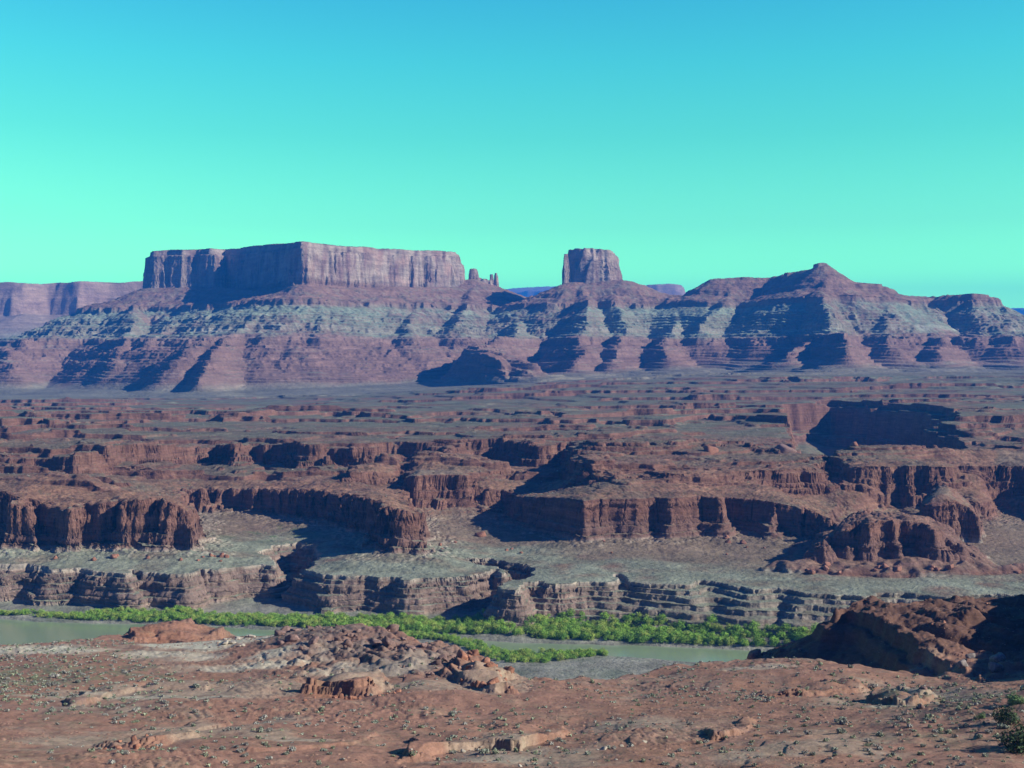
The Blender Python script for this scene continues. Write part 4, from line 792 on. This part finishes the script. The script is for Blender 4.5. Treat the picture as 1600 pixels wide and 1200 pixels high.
for (bx, by, bd, bs, lb) in ((1455, 1150, 158, .9, 'round green bush in the hollow left of the dark corner bush'), (1500, 1140, 160, .8, 'small green bush in the middle of the right-hand hollow'), (645, 1183, 139, .75, 'blue-green bush among pale stones at the bottom edge'), (780, 1122, 176, .7, 'grey bush alone on the red slope below the outcrop')):
    X0, Y0, _ = P3(bx, by, bd); put('bush', SHM[1], X0, Y0, float(Ha(arr([X0]), arr([Y0]))[0]) - .1, bs, bx, lb, 'bush')
# --- scrub on the benches
n = 26000; px = rng.uniform(-100, 1700, n); D = rng.uniform(575, 1500, n) ; D = np.where(rng.random(n) < .4, rng.uniform(560, 860, n), D); x = arr((px - 800) / F * D); y = arr(D); z = Hb(x, y); e = 1.5
sl = np.abs(Hb(x + e, y) - z) / e + np.abs(Hb(x, y + e) - z) / e; dn = .45 + .8 * fbm(x, y, 45, 3, 951); keep = (sl < .5) & (z > 1.6) & (rng.random(n) < dn)
x, y, z = x[keep], y[keep], z[keep]; n = len(x); s = (.40 + .7 * rng.random(n) ** 2) * np.where(y > 850, 1.3, .62)
o = bpy.data.objects.new('undergrowth', merged('undergrowth', [(a[0][:72], a[1][:18], a[2][:72]) for a in TUF], x, y, z - .1, arr(s) * 1.0, rng.integers(0, 6, n), rng.uniform(0, 6.28, n), ML)); col.objects.link(o)
tag(o, 'sparse scrub across the rock benches', 'scrub', kind='stuff')
# --- willows along the river
MW = plain_mat('willow_leaves', (0, 0, 0), .25, .5, leaf=True)
WC = [[(.28, .50, .08), (.20, .40, .07), (.36, .55, .10)], [(.19, .37, .07), (.13, .29, .055), (.26, .44, .09)], [(.38, .50, .10), (.28, .41, .09), (.43, .53, .13)]]
WIL = [leaf_blob(400 + i, 620, .066, 15, WC[i % 3], h=1.0) for i in range(7)]; WIM = [raw_mesh('willow_shrub', *q[:2], MW, q[2]) for q in WIL]
def band(px, f0): return np.interp(px, *zip(*f0))
n = 4200; px = rng.uniform(-60, 1500, n); lo_ = band(px, L_FAR) + 2; dep = np.interp(px, [0, 100, 300, 600, 900, 1200, 1500], [6, 10, 16, 24, 34, 40, 45]); D = lo_ + dep * rng.random(n)
x = arr((px - 800) / F * D); y = arr(D); z = Hb(x, y); d1, _ = RIM1(x, y)
keep = (d1 < -9) & (rng.random(n) < np.interp(px, [0, 95, 130, 1500], [.22, .3, 1, 1])) & (z > -.6) & (z < 7); x, y, z, px = x[keep], y[keep], z[keep], px[keep]
s = arr(1.3 + 1.5 * rng.random(len(x)) ** 1.5) * arr(np.interp(px, [0, 120, 700, 1300], [.8, .95, 1.1, 1.25])); isl = np.zeros(len(x), bool)
m = 420; pi = rng.uniform(625, 948, m); t_ = rng.random(m); D2 = band(pi, L_NEAR) - 3 - np.interp(pi, [625, 700, 740, 850, 948], [8, 10, 22, 20, 4]) * t_; x2 = arr((pi - 800) / F * D2); y2 = arr(D2)
x = np.concatenate([x, x2]); y = np.concatenate([y, y2]); z = np.concatenate([z, Hb(x2, y2)]); s = np.concatenate([s, arr(1.3 + 1.2 * rng.random(m))]); px = np.concatenate([px, pi]); isl = np.concatenate([isl, np.ones(m, bool)])
n = len(x); k = rng.integers(0, 7, n); rz = rng.uniform(0, 6.28, n); z = np.maximum(z, 0) - .2
app = np.where((px > 0) & (px < 1310) & ((px < 150) | (px > 350) | True), s / y + .00045 * (np.where(isl, 0, band(px, L_FAR) + 10 - y) > 0), 0); top = np.argsort(-app)[:300]; rest = np.ones(n, bool); rest[top] = False
for i in top:
    if isl[i]: lb, gr = 'low bright green willow on the near bank by the sandbar', 'willows by the sandbar'
    else:
        seg = 'below the left cliff' if px[i] < 430 else 'below the rounded middle bench' if px[i] < 790 else 'below the pale ledges right of the side ravine'
        kn = ('fresh green', 'dark green', 'yellow-green')[k[i] % 3]; lb, gr = f'{kn} willow on the far riverbank {seg}', f'{kn} willows {seg}'
    put('willow_shrub', WIM[k[i]], float(x[i]), float(y[i]), float(z[i]), float(s[i]), float(rz[i]), lb, 'willow', gr, sz=float(s[i]) * (.8 if isl[i] else 1.15))
o = bpy.data.objects.new('vegetation', merged('vegetation', WIL, x[rest], y[rest], z[rest], s[rest], k[rest], rz[rest], MW)); col.objects.link(o)
tag(o, 'dense green willow thicket lining the river', 'thicket', kind='stuff'); lap('things')
# ------------------------------------------------------------------ air
def haze():
    x0, x1, y0, y1, z0, z1 = -10500, 12000, -60, 16200, -300, 1150
    v = [(x, y, z) for z in (z0, z1) for (x, y) in ((x0, y0), (x1, y0), (x1, y1), (x0, y1))]
    me = bpy.data.meshes.new('haze'); me.from_pydata(v, [], [(0, 3, 2, 1), (4, 5, 6, 7), (0, 1, 5, 4), (1, 2, 6, 5), (2, 3, 7, 6), (3, 0, 4, 7)])
    o = bpy.data.objects.new('haze', me); col.objects.link(o)
    m = bpy.data.materials.new('air'); m.use_nodes = True; t = m.node_tree; t.nodes.clear()
    o_ = t.nodes.new('ShaderNodeOutputMaterial'); p = t.nodes.new('ShaderNodeVolumePrincipled')
    p.inputs['Color'].default_value = HAZE_COL; p.inputs['Density'].default_value = HAZE_D; p.inputs['Anisotropy'].default_value = 0.0
    t.links.new(p.outputs[0], o_.inputs['Volume']); me.materials.append(m)
    tag(o, 'thin blue haze in the air', 'haze', kind='stuff')
HAZE_COL = (.03, .30, 1.0, 1); HAZE_D = 9e-5
haze()
